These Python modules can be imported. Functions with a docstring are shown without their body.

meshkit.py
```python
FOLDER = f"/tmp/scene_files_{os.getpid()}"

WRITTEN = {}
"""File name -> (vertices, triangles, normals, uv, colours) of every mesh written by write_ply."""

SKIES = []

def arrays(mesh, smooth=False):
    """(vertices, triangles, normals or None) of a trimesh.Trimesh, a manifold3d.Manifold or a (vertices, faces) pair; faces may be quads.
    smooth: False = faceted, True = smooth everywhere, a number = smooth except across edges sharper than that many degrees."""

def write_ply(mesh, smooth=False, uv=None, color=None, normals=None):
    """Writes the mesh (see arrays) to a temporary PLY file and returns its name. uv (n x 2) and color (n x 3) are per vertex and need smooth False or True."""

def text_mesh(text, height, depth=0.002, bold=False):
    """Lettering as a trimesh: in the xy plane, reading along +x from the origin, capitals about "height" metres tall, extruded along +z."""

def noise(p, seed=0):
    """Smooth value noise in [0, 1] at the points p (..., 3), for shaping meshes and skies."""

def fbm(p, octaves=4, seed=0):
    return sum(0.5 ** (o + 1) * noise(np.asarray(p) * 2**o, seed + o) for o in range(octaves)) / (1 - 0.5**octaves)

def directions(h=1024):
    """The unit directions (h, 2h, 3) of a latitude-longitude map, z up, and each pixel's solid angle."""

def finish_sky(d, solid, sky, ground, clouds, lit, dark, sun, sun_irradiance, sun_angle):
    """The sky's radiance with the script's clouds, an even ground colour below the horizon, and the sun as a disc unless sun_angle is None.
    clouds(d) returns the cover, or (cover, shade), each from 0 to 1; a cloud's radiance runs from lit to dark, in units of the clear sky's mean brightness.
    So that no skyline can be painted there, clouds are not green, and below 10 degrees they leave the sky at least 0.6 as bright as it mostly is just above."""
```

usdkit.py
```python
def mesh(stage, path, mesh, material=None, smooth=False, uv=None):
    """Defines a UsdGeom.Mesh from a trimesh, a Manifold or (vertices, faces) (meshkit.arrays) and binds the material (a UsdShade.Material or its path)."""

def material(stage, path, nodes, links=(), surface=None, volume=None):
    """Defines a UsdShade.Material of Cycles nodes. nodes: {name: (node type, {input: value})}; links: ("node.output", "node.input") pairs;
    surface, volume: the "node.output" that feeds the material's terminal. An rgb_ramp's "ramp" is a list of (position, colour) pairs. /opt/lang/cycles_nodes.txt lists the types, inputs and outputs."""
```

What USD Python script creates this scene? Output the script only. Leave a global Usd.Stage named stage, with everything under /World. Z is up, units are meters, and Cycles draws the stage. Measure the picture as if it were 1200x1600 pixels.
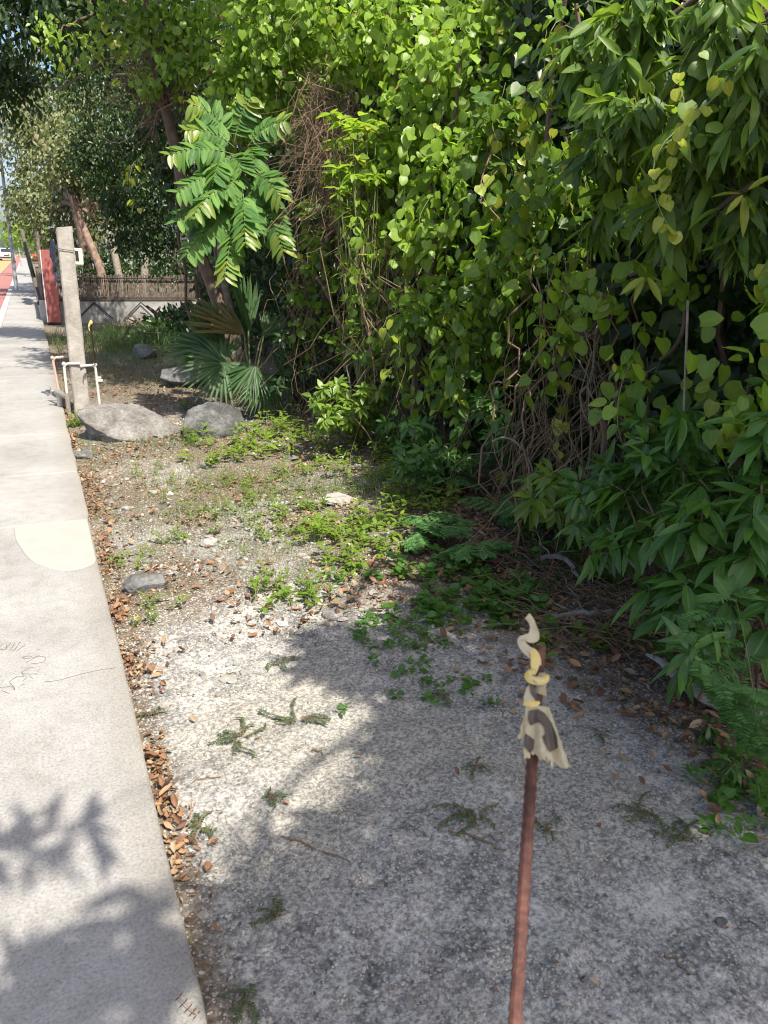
import math, numpy as np, trimesh, usdkit, meshkit
from pxr import Usd, UsdGeom, UsdLux, UsdShade, Gf, Sdf, Vt

# ------------------------------------------------------------------ camera, sky, sun, exposure
stage = Usd.Stage.CreateInMemory()
UsdGeom.SetStageUpAxis(stage, 'Z'); UsdGeom.SetStageMetersPerUnit(stage, 1.0)
UsdGeom.Xform.Define(stage, '/World'); UsdGeom.Scope.Define(stage, '/World/Looks')
FP, IW, IH = 1210.0, 1200, 1600                       # focal length in pixels of the photograph
YAW, PITCH, ROLL = math.radians(24.0945), math.radians(18.301), math.radians(1.4)
EYE = np.array([0, 0, 1.55])
_f = np.array([math.sin(YAW)*math.cos(PITCH), math.cos(YAW)*math.cos(PITCH), -math.sin(PITCH)])
_r = np.array([math.cos(YAW), -math.sin(YAW), 0.0]); _u = np.cross(_r, _f)
_r, _u = _r*math.cos(ROLL)+_u*math.sin(ROLL), -_r*math.sin(ROLL)+_u*math.cos(ROLL)
cam = UsdGeom.Camera.Define(stage, '/World/camera')
M = Gf.Matrix4d(*[float(x) for x in (*_r, 0, *_u, 0, *(-_f), 0, *EYE, 1)])
cam.AddTransformOp().Set(M)
cam.CreateFocalLengthAttr(26.0); cam.CreateHorizontalApertureAttr(26.0*IW/FP)
cam.CreateFStopAttr(9.0); cam.CreateFocusDistanceAttr(3.9)
cam.CreateClippingRangeAttr(Gf.Vec2f(0.05, 3000))
cam.CreateExposureAttr(1.0)
SUN = np.array([0.12, -0.55, 0.83]); SUN /= np.linalg.norm(SUN)
usdkit.material(stage, '/World/Looks/sky', {
    's': ('sky_texture', {'sky_type': 'single_scattering', 'sun_disc': False, 'sun_elevation': math.asin(SUN[2]), 'sun_rotation': math.atan2(SUN[0], SUN[1]), 'aerosol_density': 3.0, 'air_density': 0.75, 'ozone_density': 0.6}),
    'b': ('background_shader', {'strength': 0.125})}, [('s.color', 'b.color')], surface='b.background')
sky = UsdLux.DomeLight.Define(stage, '/World/sky'); sky.CreateIntensityAttr(1.0)
UsdShade.MaterialBindingAPI.Apply(sky.GetPrim()).Bind(UsdShade.Material.Get(stage, '/World/Looks/sky'))
sky.GetPrim().SetCustomDataByKey('kind', 'structure')
sun = UsdLux.DistantLight.Define(stage, '/World/sun')
sun.CreateIntensityAttr(1.2); sun.CreateAngleAttr(0.53); sun.CreateNormalizeAttr(True); sun.CreateColorAttr(Gf.Vec3f(1.0, 0.94, 0.83))
_z = SUN; _x = np.cross([0, 0, 1.0], _z); _x /= np.linalg.norm(_x); _y = np.cross(_z, _x)
sun.AddTransformOp().Set(Gf.Matrix4d(*[float(x) for x in (*_x, 0, *_y, 0, *_z, 0, 0, 0, 30, 1)]))

# ------------------------------------------------------------------ helpers
R = np.random.default_rng(7)
def unit(v):
    v = np.asarray(v, float); return v/np.maximum(np.linalg.norm(v, axis=-1, keepdims=True), 1e-9)
def ray(px, py): return _f + _r*(px-IW/2)/FP - _u*(py-IH/2)/FP
def at(px, py, depth): return EYE + ray(px, py)*depth
def flat(px, py, z=0.0):
    d = ray(px, py); return EYE + d*((z-EYE[2])/d[2])
def project(p):
    d = np.asarray(p)-EYE; z = d@_f; zz = np.maximum(z, 1e-3)
    return IW/2+FP*(d@_r)/zz, IH/2-FP*(d@_u)/zz, z
def gz(x, y):
    x, y = np.asarray(x, float), np.asarray(y, float)
    p = np.stack([x, y, 0*x], -1)
    rise = np.clip((x-0.3)/2.5, 0, 1)*0.07 + np.clip((x-2.2)/2, 0, 1)*0.12
    hump = 0.05*np.exp(-((x-0.75)/0.5)**2-((y-3.5)/0.45)**2) + 0.05*np.exp(-((x-1.9)/0.5)**2-((y-3.9)/0.7)**2)
    n = (meshkit.fbm(p*1.7, 4, 3)-.5)*0.06*np.clip((x-0.18)/0.3, 0, 1) + (meshkit.fbm(p*9, 3, 5)-.5)*0.02
    return np.where(x < 0.12, -0.17, -0.075 + rise + hump + n)
def ground_at(px, py):
    z = -0.06
    for _ in range(6):
        p = flat(px, py, z); z = float(gz(p[0], p[1]))
    return np.array([p[0], p[1], z])
counts = {}
def path_of(name, parent='/World'):
    k = f'{parent}/{name}'; n = counts.get(k, 0); counts[k] = n+1
    return k if n == 0 else f'{k}_{n:03d}'
def tag(prim, label=None, cat=None, group=None, kind=None):
    for k, v in (('label', label), ('category', cat), ('group', group), ('kind', kind)):
        if v: prim.SetCustomDataByKey(k, v)
    return prim
class Thing:
    def __init__(s, name, label, cat, base=(0, 0, 0), group=None, kind=None):
        s.base = np.asarray(base, float); s.path = path_of(name)
        x = UsdGeom.Xform.Define(stage, s.path); x.AddTranslateOp().Set(Gf.Vec3d(*map(float, s.base))); s.prim = x.GetPrim()
        tag(s.prim, label, cat, group, kind)
    def part(s, name, mesh, mat, smooth=False, tint=None, label=None, kind=None, under=None):
        return put(name, mesh, mat, smooth, tint, label, None, None, kind, under or s.path, s.base)
def put(name, mesh, mat, smooth=False, tint=None, label=None, cat=None, group=None, kind=None, parent='/World', base=None):
    v, f, n = meshkit.arrays(mesh, smooth)
    if base is not None: v = v-base
    p = path_of(name, parent)
    g = UsdGeom.Mesh.Define(stage, p)
    g.CreatePointsAttr(Vt.Vec3fArray.FromNumpy(np.ascontiguousarray(v, np.float32)))
    g.CreateFaceVertexCountsAttr(Vt.IntArray.FromNumpy(np.full(len(f), 3, np.int32)))
    g.CreateFaceVertexIndicesAttr(Vt.IntArray.FromNumpy(np.ascontiguousarray(f, np.int32).ravel()))
    g.CreateSubdivisionSchemeAttr('none')
    if n is not None:
        g.CreateNormalsAttr(Vt.Vec3fArray.FromNumpy(n.astype(np.float32))); g.SetNormalsInterpolation('vertex')
    if tint is not None:
        UsdGeom.PrimvarsAPI(g).CreatePrimvar('tint', Sdf.ValueTypeNames.Float3Array, 'vertex').Set(Vt.Vec3fArray.FromNumpy(np.ascontiguousarray(tint, np.float32)))
    UsdShade.MaterialBindingAPI.Apply(g.GetPrim()).Bind(UsdShade.Material.Get(stage, '/World/Looks/'+mat))
    tag(g.GetPrim(), label, cat, group, kind)
    return p
def join(ms):
    vs, fs, n = [], [], 0
    for m in ms:
        v, f, _ = meshkit.arrays(m); vs.append(v); fs.append(f+n); n += len(v)
    return np.vstack(vs), np.vstack(fs)
def box(c, size, rz=0.0, bevel=0.0):
    b = trimesh.creation.box(size)
    if bevel:
        import manifold3d as m3
        h = np.array(size)/2-bevel
        pts = []
        for sx in (-1, 1):
            for sy in (-1, 1):
                for sz in (-1, 1):
                    q = h*[sx, sy, sz]
                    for k in range(3):
                        e = np.zeros(3); e[k] = bevel*[sx, sy, sz][k]; pts.append(q+e)
        b = trimesh.convex.convex_hull(np.array(pts))
    b.apply_transform(trimesh.transformations.rotation_matrix(rz, [0, 0, 1])); b.apply_translation(c)
    return np.array(b.vertices), np.array(b.faces)
def smooth_path(pts, n):
    pts = np.asarray(pts, float)
    if len(pts) < 3: return pts[0]+(pts[-1]-pts[0])*np.linspace(0, 1, n)[:, None]
    from scipy.interpolate import CubicSpline
    d = np.r_[0, np.cumsum(np.linalg.norm(np.diff(pts, axis=0), axis=1))]
    return CubicSpline(d, pts)(np.linspace(0, d[-1], n))
def convex_blob(hp, sub=5, soft=14.0):
    h = trimesh.convex.convex_hull(np.asarray(hp)); c = h.vertices.mean(0); n = h.face_normals; d = ((h.triangles_center-c)*n).sum(1)
    m = trimesh.creation.icosphere(sub); u_ = np.array(m.vertices); q_ = np.maximum(u_@n.T, 1e-4)/d
    r = 1/((q_**soft).sum(1)**(1/soft)); return u_*r[:, None]*1.06+c, np.array(m.faces)
def tube(pts, r, sides=6, cap=True):
    pts = np.asarray(pts, float); r = np.broadcast_to(np.asarray(r, float), len(pts)) if np.ndim(r) == 0 else np.interp(np.linspace(0, 1, len(pts)), np.linspace(0, 1, len(r)), r)
    t = unit(np.gradient(pts, axis=0)); up = np.array([0, 0, 1.0]) if abs(t[0][2]) < .9 else np.array([1.0, 0, 0])
    a = unit(np.cross(t, up)); 
    for i in range(1, len(a)):
        q = a[i-1]-t[i]*(a[i-1]@t[i]); a[i] = unit(q)
    b = np.cross(t, a); th = np.linspace(0, 2*np.pi, sides, endpoint=False)
    v = (pts[:, None]+r[:, None, None]*(np.cos(th)[None, :, None]*a[:, None]+np.sin(th)[None, :, None]*b[:, None])).reshape(-1, 3)
    f = []
    for i in range(len(pts)-1):
        for k in range(sides):
            p, q = i*sides+k, i*sides+(k+1) % sides
            f += [[p, q, q+sides], [p, q+sides, p+sides]]
    if cap:
        n = len(v); v = np.vstack([v, pts[:1], pts[-1:]]); L = (len(pts)-1)*sides
        for k in range(sides):
            f += [[n, (k+1) % sides, k], [n+1, L+k, L+(k+1) % sides]]
    return v, np.array(f)
def wiggle(p0, p1, n=10, amp=0.1, sag=0.0, rng=R):
    t = np.linspace(0, 1, n)[:, None]; p = np.asarray(p0)+(np.asarray(p1)-np.asarray(p0))*t
    k = np.cumsum(rng.normal(0, 1, (n, 3)), 0); k -= k[0]+(k[-1]-k[0])*t
    p = p+k*amp/math.sqrt(n); p[:, 2] -= sag*4*(t*(1-t))[:, 0]
    return p
def rock(c, size, seed, rz=0.0, sub=3, cuts=5, rough=0.18, tilt=(0, 0)):
    m = trimesh.creation.icosphere(sub); v = np.array(m.vertices); rg = np.random.default_rng(seed)
    v = v*(1+(meshkit.fbm(v*1.5+seed, 4, seed)-.5)[:, None]*rough*3)
    for _ in range(cuts):
        n = unit(rg.normal(0, 1, 3)); d = rg.uniform(.55, .8); s = v@n-d
        v = v-np.where(s > 0, s*.93, 0)[:, None]*n
    v = v*(1+(meshkit.fbm(v*6+seed, 3, seed+9)-.5)[:, None]*rough*.5)
    v = v/np.abs(v).max(0)*np.array(size)/2
    for ax, an in (([1, 0, 0], tilt[0]), ([0, 1, 0], tilt[1]), ([0, 0, 1], rz)):
        v = v@trimesh.transformations.rotation_matrix(an, ax)[:3, :3].T
    return v+np.asarray(c), np.array(m.faces)

# ------------------------------------------------------------------ materials
L = '/World/Looks/'
def mat(name, nodes, links, surface='p.BSDF'): usdkit.material(stage, L+name, nodes, links, surface=surface)
def plain(name, col, rough=0.6, metal=0.0, scale=20, vary=0.25, bump=0.002, col2=None, detail=4, spec=.5):
    c = np.array(col); d = np.array(col2) if col2 is not None else c*(1-vary)
    mat(name, {'g': ('geometry', {}), 'n': ('noise_texture', {'scale': scale, 'detail': detail, 'roughness': .65}),
               'r': ('rgb_ramp', {'ramp': [(0.3, tuple(d)), (0.7, tuple(c))]}), 'n2': ('noise_texture', {'scale': scale*5, 'detail': 3}),
               'b': ('bump', {'strength': .6, 'distance': bump}), 'p': ('principled_bsdf', {'roughness': rough, 'metallic': metal, 'specular_ior_level': spec})},
        [('g.position', 'n.vector'), ('g.position', 'n2.vector'), ('n.fac', 'r.fac'), ('r.color', 'p.base_color'), ('n2.fac', 'b.height'), ('b.normal', 'p.normal')])
def leafmat(name, dark, light, trans, vein=0.35, gloss=0.38, tw=0.33, spec=.5):
    # tint: x random per leaf, y across the blade, z along it
    mat(name, {'a': ('attribute', {'attribute': 'tint'}), 's': ('separate_xyz', {}), 'g': ('geometry', {}),
               'n': ('noise_texture', {'scale': 35, 'detail': 2}), 'ns': ('math', {'math_type': 'multiply_add', 'value2': 0.35, 'value3': -0.17}),
               'ad': ('math', {'math_type': 'add'}),
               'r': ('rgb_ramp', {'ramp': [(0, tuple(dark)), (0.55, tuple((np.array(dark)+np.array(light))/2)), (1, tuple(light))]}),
               'c': ('math', {'math_type': 'subtract', 'value2': .5}), 'ab': ('math', {'math_type': 'absolute'}),
               'lt': ('math', {'math_type': 'less_than', 'value2': .05}), 'vm': ('math', {'math_type': 'multiply', 'value2': vein}),
               'mx': ('mix_color', {'b': tuple(np.minimum(np.array(light)*1.7, .5))}),
               'p': ('principled_bsdf', {'roughness': gloss, 'specular_ior_level': spec}), 'tc': ('mix_color', {'blend_type': 'multiply', 'fac': 1.0, 'b': tuple(trans)}),
               'r2': ('rgb_ramp', {'ramp': [(0, (.55, .6, .5)), (1, (1, 1, 1))]}),
               't': ('translucent_bsdf', {}), 'm': ('mix_closure', {'fac': tw})},
        [('a.vector', 's.vector'), ('g.position', 'n.vector'), ('n.fac', 'ns.value1'), ('s.x', 'ad.value1'), ('ns.value', 'ad.value2'), ('ad.value', 'r.fac'),
         ('s.y', 'c.value1'), ('c.value', 'ab.value1'), ('ab.value', 'lt.value1'), ('lt.value', 'vm.value1'), ('vm.value', 'mx.fac'), ('r.color', 'mx.a'), ('mx.result', 'p.base_color'),
         ('ad.value', 'r2.fac'), ('r2.color', 'tc.a'), ('tc.result', 't.color'), ('p.BSDF', 'm.closure1'), ('t.BSDF', 'm.closure2')], 'm.closure')
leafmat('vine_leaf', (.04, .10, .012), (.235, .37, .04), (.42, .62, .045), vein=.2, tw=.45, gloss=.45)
leafmat('vine_leaf_yellow', (.16, .22, .02), (.30, .34, .03), (.42, .46, .04))
leafmat('mango_leaf', (.035, .085, .015), (.135, .22, .033), (.34, .52, .045), gloss=.48, tw=.45)
leafmat('shrub_leaf', (.028, .085, .018), (.085, .19, .03), (.2, .38, .04), gloss=.36, vein=.5)
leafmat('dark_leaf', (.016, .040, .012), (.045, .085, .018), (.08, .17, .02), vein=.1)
leafmat('pinnate_leaf', (.045, .12, .03), (.12, .23, .045), (.22, .42, .05), vein=.4, gloss=.6, spec=.25)
leafmat('pinnate_young', (.11, .18, .03), (.19, .25, .035), (.40, .44, .04), vein=.3)
leafmat('fern_leaf', (.07, .17, .05), (.12, .25, .075), (.16, .34, .06), vein=0, gloss=.5)
leafmat('herb_leaf', (.08, .15, .02), (.20, .30, .04), (.34, .48, .04), vein=.2, tw=.4)
leafmat('weed_leaf', (.05, .08, .035), (.10, .14, .05), (.12, .2, .05), vein=.1, gloss=.55)
leafmat('palm_leaf', (.028, .07, .02), (.06, .125, .035), (.14, .28, .04), vein=.3, gloss=.5)
leafmat('palm_dry', (.13, .12, .04), (.22, .17, .06), (.2, .18, .05), vein=.2, gloss=.5)
leafmat('far_leaf', (.07, .09, .03), (.23, .25, .10), (.28, .33, .09), vein=0, gloss=.5)
leafmat('grass_leaf', (.04, .09, .02), (.11, .17, .04), (.14, .26, .04), vein=0, gloss=.5)
leafmat('straw', (.22, .16, .08), (.38, .30, .17), (.25, .2, .1), vein=0, gloss=.7, tw=.15)
mat('dry_leaf', {'a': ('attribute', {'attribute': 'tint'}), 's': ('separate_xyz', {}), 'g': ('geometry', {}), 'n': ('noise_texture', {'scale': 60, 'detail': 3}), 'ns': ('math', {'math_type': 'multiply_add', 'value2': .3, 'value3': -.15}), 'ad': ('math', {'math_type': 'add'}),
    'r': ('rgb_ramp', {'ramp': [(0, (.07, .035, .022)), (.3, (.13, .065, .036)), (.5, (.21, .11, .055)), (.72, (.30, .19, .10)), (.88, (.27, .225, .16)), (1, (.20, .06, .035))]}), 'p': ('principled_bsdf', {'roughness': .65, 'specular_ior_level': .3})},
    [('a.vector', 's.vector'), ('g.position', 'n.vector'), ('n.fac', 'ns.value1'), ('s.x', 'ad.value1'), ('ns.value', 'ad.value2'), ('ad.value', 'r.fac'), ('r.color', 'p.base_color')])
plain('bark', (.135, .092, .062), .85, scale=14, vary=.55, bump=.006)
plain('grey_bark', (.26, .22, .175), .9, scale=20, vary=.6, bump=.006)
plain('pale_bark', (.30, .20, .14), .9, scale=7, col2=(.07, .05, .038), bump=.01)
plain('dry_vine', (.20, .135, .08), .85, scale=30, vary=.5)
plain('green_stem', (.14, .17, .05), .6, scale=30, vary=.3)
plain('red_stem', (.17, .085, .05), .6, scale=30, vary=.3)
plain('driftwood', (.36, .33, .30), .9, scale=16, col2=(.12, .10, .085), bump=.006)
plain('post_concrete', (.385, .36, .325), .95, scale=9, col2=(.22, .20, .175), bump=.006, detail=8)
plain('pvc', (.62, .59, .52), .45, scale=12, vary=.25)
plain('pvc_pink', (.55, .36, .30), .5, scale=12, vary=.25)
plain('brass', (.36, .33, .28), .5, metal=.3, scale=40, vary=.5)
plain('galvanised', (.42, .43, .44), .5, metal=.4, scale=5, vary=.25)
plain('red_paint', (.36, .105, .09), .75, scale=5, vary=.35, bump=.001)
plain('white_paint', (.74, .72, .68), .7, scale=4, vary=.15, bump=.002)
plain('dirty_white', (.36, .355, .34), .9, scale=3, col2=(.15, .147, .14), bump=.004, detail=6)
plain('black_plastic', (.02, .02, .022), .5, scale=20, vary=.3)
plain('blue_plastic', (.035, .04, .07), .4, scale=10, vary=.5)
plain('cream_box', (.66, .64, .50), .5, scale=5, vary=.1)
plain('shade_cloth', (.012, .03, .026), .9, scale=60, vary=.4)
plain('bamboo', (.22, .175, .135), .85, scale=18, col2=(.055, .042, .034), bump=.003)
plain('dark_wood', (.06, .048, .038), .9, scale=30, vary=.4)
plain('asphalt', (.07, .07, .07), .9, scale=80, vary=.3)
plain('red_paving', (.32, .135, .12), .85, scale=30, vary=.25)
plain('orange_paving', (.46, .27, .12), .85, scale=30, vary=.2)
plain('kerb_concrete', (.45, .43, .40), .9, scale=12, vary=.3)
plain('patch_cement', (.33, .318, .285), .92, scale=6, vary=.12, bump=.002, detail=7)
plain('scratch', (.15, .14, .13), .95, scale=60, vary=.4)
plain('car_paint', (.75, .75, .76), .25, scale=2, vary=.03, bump=0)
plain('car_red', (.35, .05, .04), .25, scale=2, vary=.03, bump=0)
plain('car_glass', (.03, .035, .04), .08, scale=2, vary=.05, bump=0)
plain('rubber', (.02, .02, .02), .8)
plain('lamp_lens', (.8, .8, .8), .2)
plain('ribbon_yellow', (.62, .43, .06), .5, scale=40, col2=(.56, .50, .28), bump=.001)
# concrete sidewalk: pale, finely grained, stained near its edge
mat('sidewalk_concrete', {'g': ('geometry', {}), 'n1': ('noise_texture', {'scale': 1.3, 'detail': 5, 'roughness': .6}), 'n2': ('noise_texture', {'scale': 110, 'detail': 4, 'roughness': .8}), 'n3': ('noise_texture', {'scale': 14, 'detail': 6, 'roughness': .7}),
    'r1': ('rgb_ramp', {'ramp': [(.3, (.258, .25, .237)), (.5, (.312, .304, .291)), (.7, (.355, .347, .333))]}), 'r2': ('rgb_ramp', {'ramp': [(.30, (.55, .54, .53)), (.5, (.95, .95, .95)), (.70, (1.22, 1.22, 1.2))]}),
    'r3': ('rgb_ramp', {'ramp': [(.25, (.78, .77, .75)), (.55, (1, 1, 1))]}), 'm': ('mix_color', {'blend_type': 'multiply', 'fac': 1.0, 'use_clamp': False}), 'm2': ('mix_color', {'blend_type': 'multiply', 'fac': 1.0}),
    'sx': ('separate_xyz', {}), 'ed': ('map_range', {'from_min': .02, 'from_max': .18, 'to_min': 0, 'to_max': 1, 'clamp': True}), 'en': ('math', {'math_type': 'multiply'}), 'em': ('mix_color', {'blend_type': 'multiply', 'b': (.66, .61, .50)}),
    'v': ('voronoi_texture', {'scale': 55}), 'vl': ('math', {'math_type': 'less_than', 'value2': .07}), 'vc': ('mix_color', {'b': (.16, .15, .14)}), 'vs': ('math', {'math_type': 'multiply', 'value2': .55}),
    'b': ('bump', {'strength': .7, 'distance': .0025}), 'p': ('principled_bsdf', {'roughness': .93, 'specular_ior_level': .25})},
    [('g.position', 'n1.vector'), ('g.position', 'n2.vector'), ('g.position', 'n3.vector'), ('g.position', 'v.vector'), ('n1.fac', 'r1.fac'), ('n2.fac', 'r2.fac'), ('n3.fac', 'r3.fac'), ('r1.color', 'm.a'), ('r2.color', 'm.b'), ('m.result', 'm2.a'), ('r3.color', 'm2.b'),
     ('g.position', 'sx.vector'), ('sx.x', 'ed.value'), ('ed.result', 'en.value1'), ('n3.fac', 'en.value2'), ('en.value', 'em.fac'), ('m2.result', 'em.a'), ('v.distance', 'vl.value1'), ('vl.value', 'vs.value1'), ('vs.value', 'vc.fac'), ('em.result', 'vc.a'), ('vc.result', 'p.base_color'), ('n2.fac', 'b.height'), ('b.normal', 'p.normal')])
# rock: grey weathered limestone with pale lichen spots
def rockmat(name, pale, grey, dark):
    mat(name, {'g': ('geometry', {}), 'n1': ('noise_texture', {'scale': 5, 'detail': 7, 'roughness': .65}), 'n2': ('noise_texture', {'scale': 38, 'detail': 6, 'roughness': .75}), 'v': ('voronoi_texture', {'scale': 26}),
        'r1': ('rgb_ramp', {'ramp': [(.3, dark), (.5, grey), (.68, pale)]}), 'r2': ('rgb_ramp', {'ramp': [(.3, (.5, .5, .5)), (.6, (1.05, 1.05, 1.05))]}), 'm': ('mix_color', {'blend_type': 'multiply', 'fac': 1.0, 'use_clamp': False}),
        'b': ('bump', {'strength': 1.0, 'distance': .012}), 'p': ('principled_bsdf', {'roughness': .95, 'specular_ior_level': .2})},
        [('g.position', 'n1.vector'), ('g.position', 'n2.vector'), ('n1.fac', 'r1.fac'), ('n2.fac', 'r2.fac'), ('r1.color', 'm.a'), ('r2.color', 'm.b'), ('m.result', 'p.base_color'), ('n2.fac', 'b.height'), ('b.normal', 'p.normal')])
rockmat('rock_warm', (.30, .285, .26), (.20, .19, .175), (.095, .09, .082))
rockmat('rock_grey', (.26, .255, .245), (.155, .155, .15), (.08, .08, .08))
rockmat('rock_dark', (.19, .188, .182), (.085, .086, .085), (.045, .046, .047))
rockmat('limestone', (.52, .495, .44), (.38, .36, .325), (.2, .185, .165))
mat('pebble', {'g': ('geometry', {}), 'a': ('attribute', {'attribute': 'tint'}), 's': ('separate_xyz', {}), 'n': ('noise_texture', {'scale': 150, 'detail': 3}), 'r': ('rgb_ramp', {'ramp': [(0, (.12, .115, .105)), (.35, (.21, .20, .18)), (.6, (.31, .297, .265)), (.85, (.47, .45, .41)), (1, (.28, .22, .16))]}),
    'r2': ('rgb_ramp', {'ramp': [(.3, (.7, .7, .7)), (.6, (1, 1, 1))]}), 'm': ('mix_color', {'blend_type': 'multiply', 'fac': 1.0}), 'p': ('principled_bsdf', {'roughness': .9, 'specular_ior_level': .25})},
    [('a.vector', 's.vector'), ('s.x', 'r.fac'), ('g.position', 'n.vector'), ('n.fac', 'r2.fac'), ('r.color', 'm.a'), ('r2.color', 'm.b'), ('m.result', 'p.base_color')])
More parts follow.
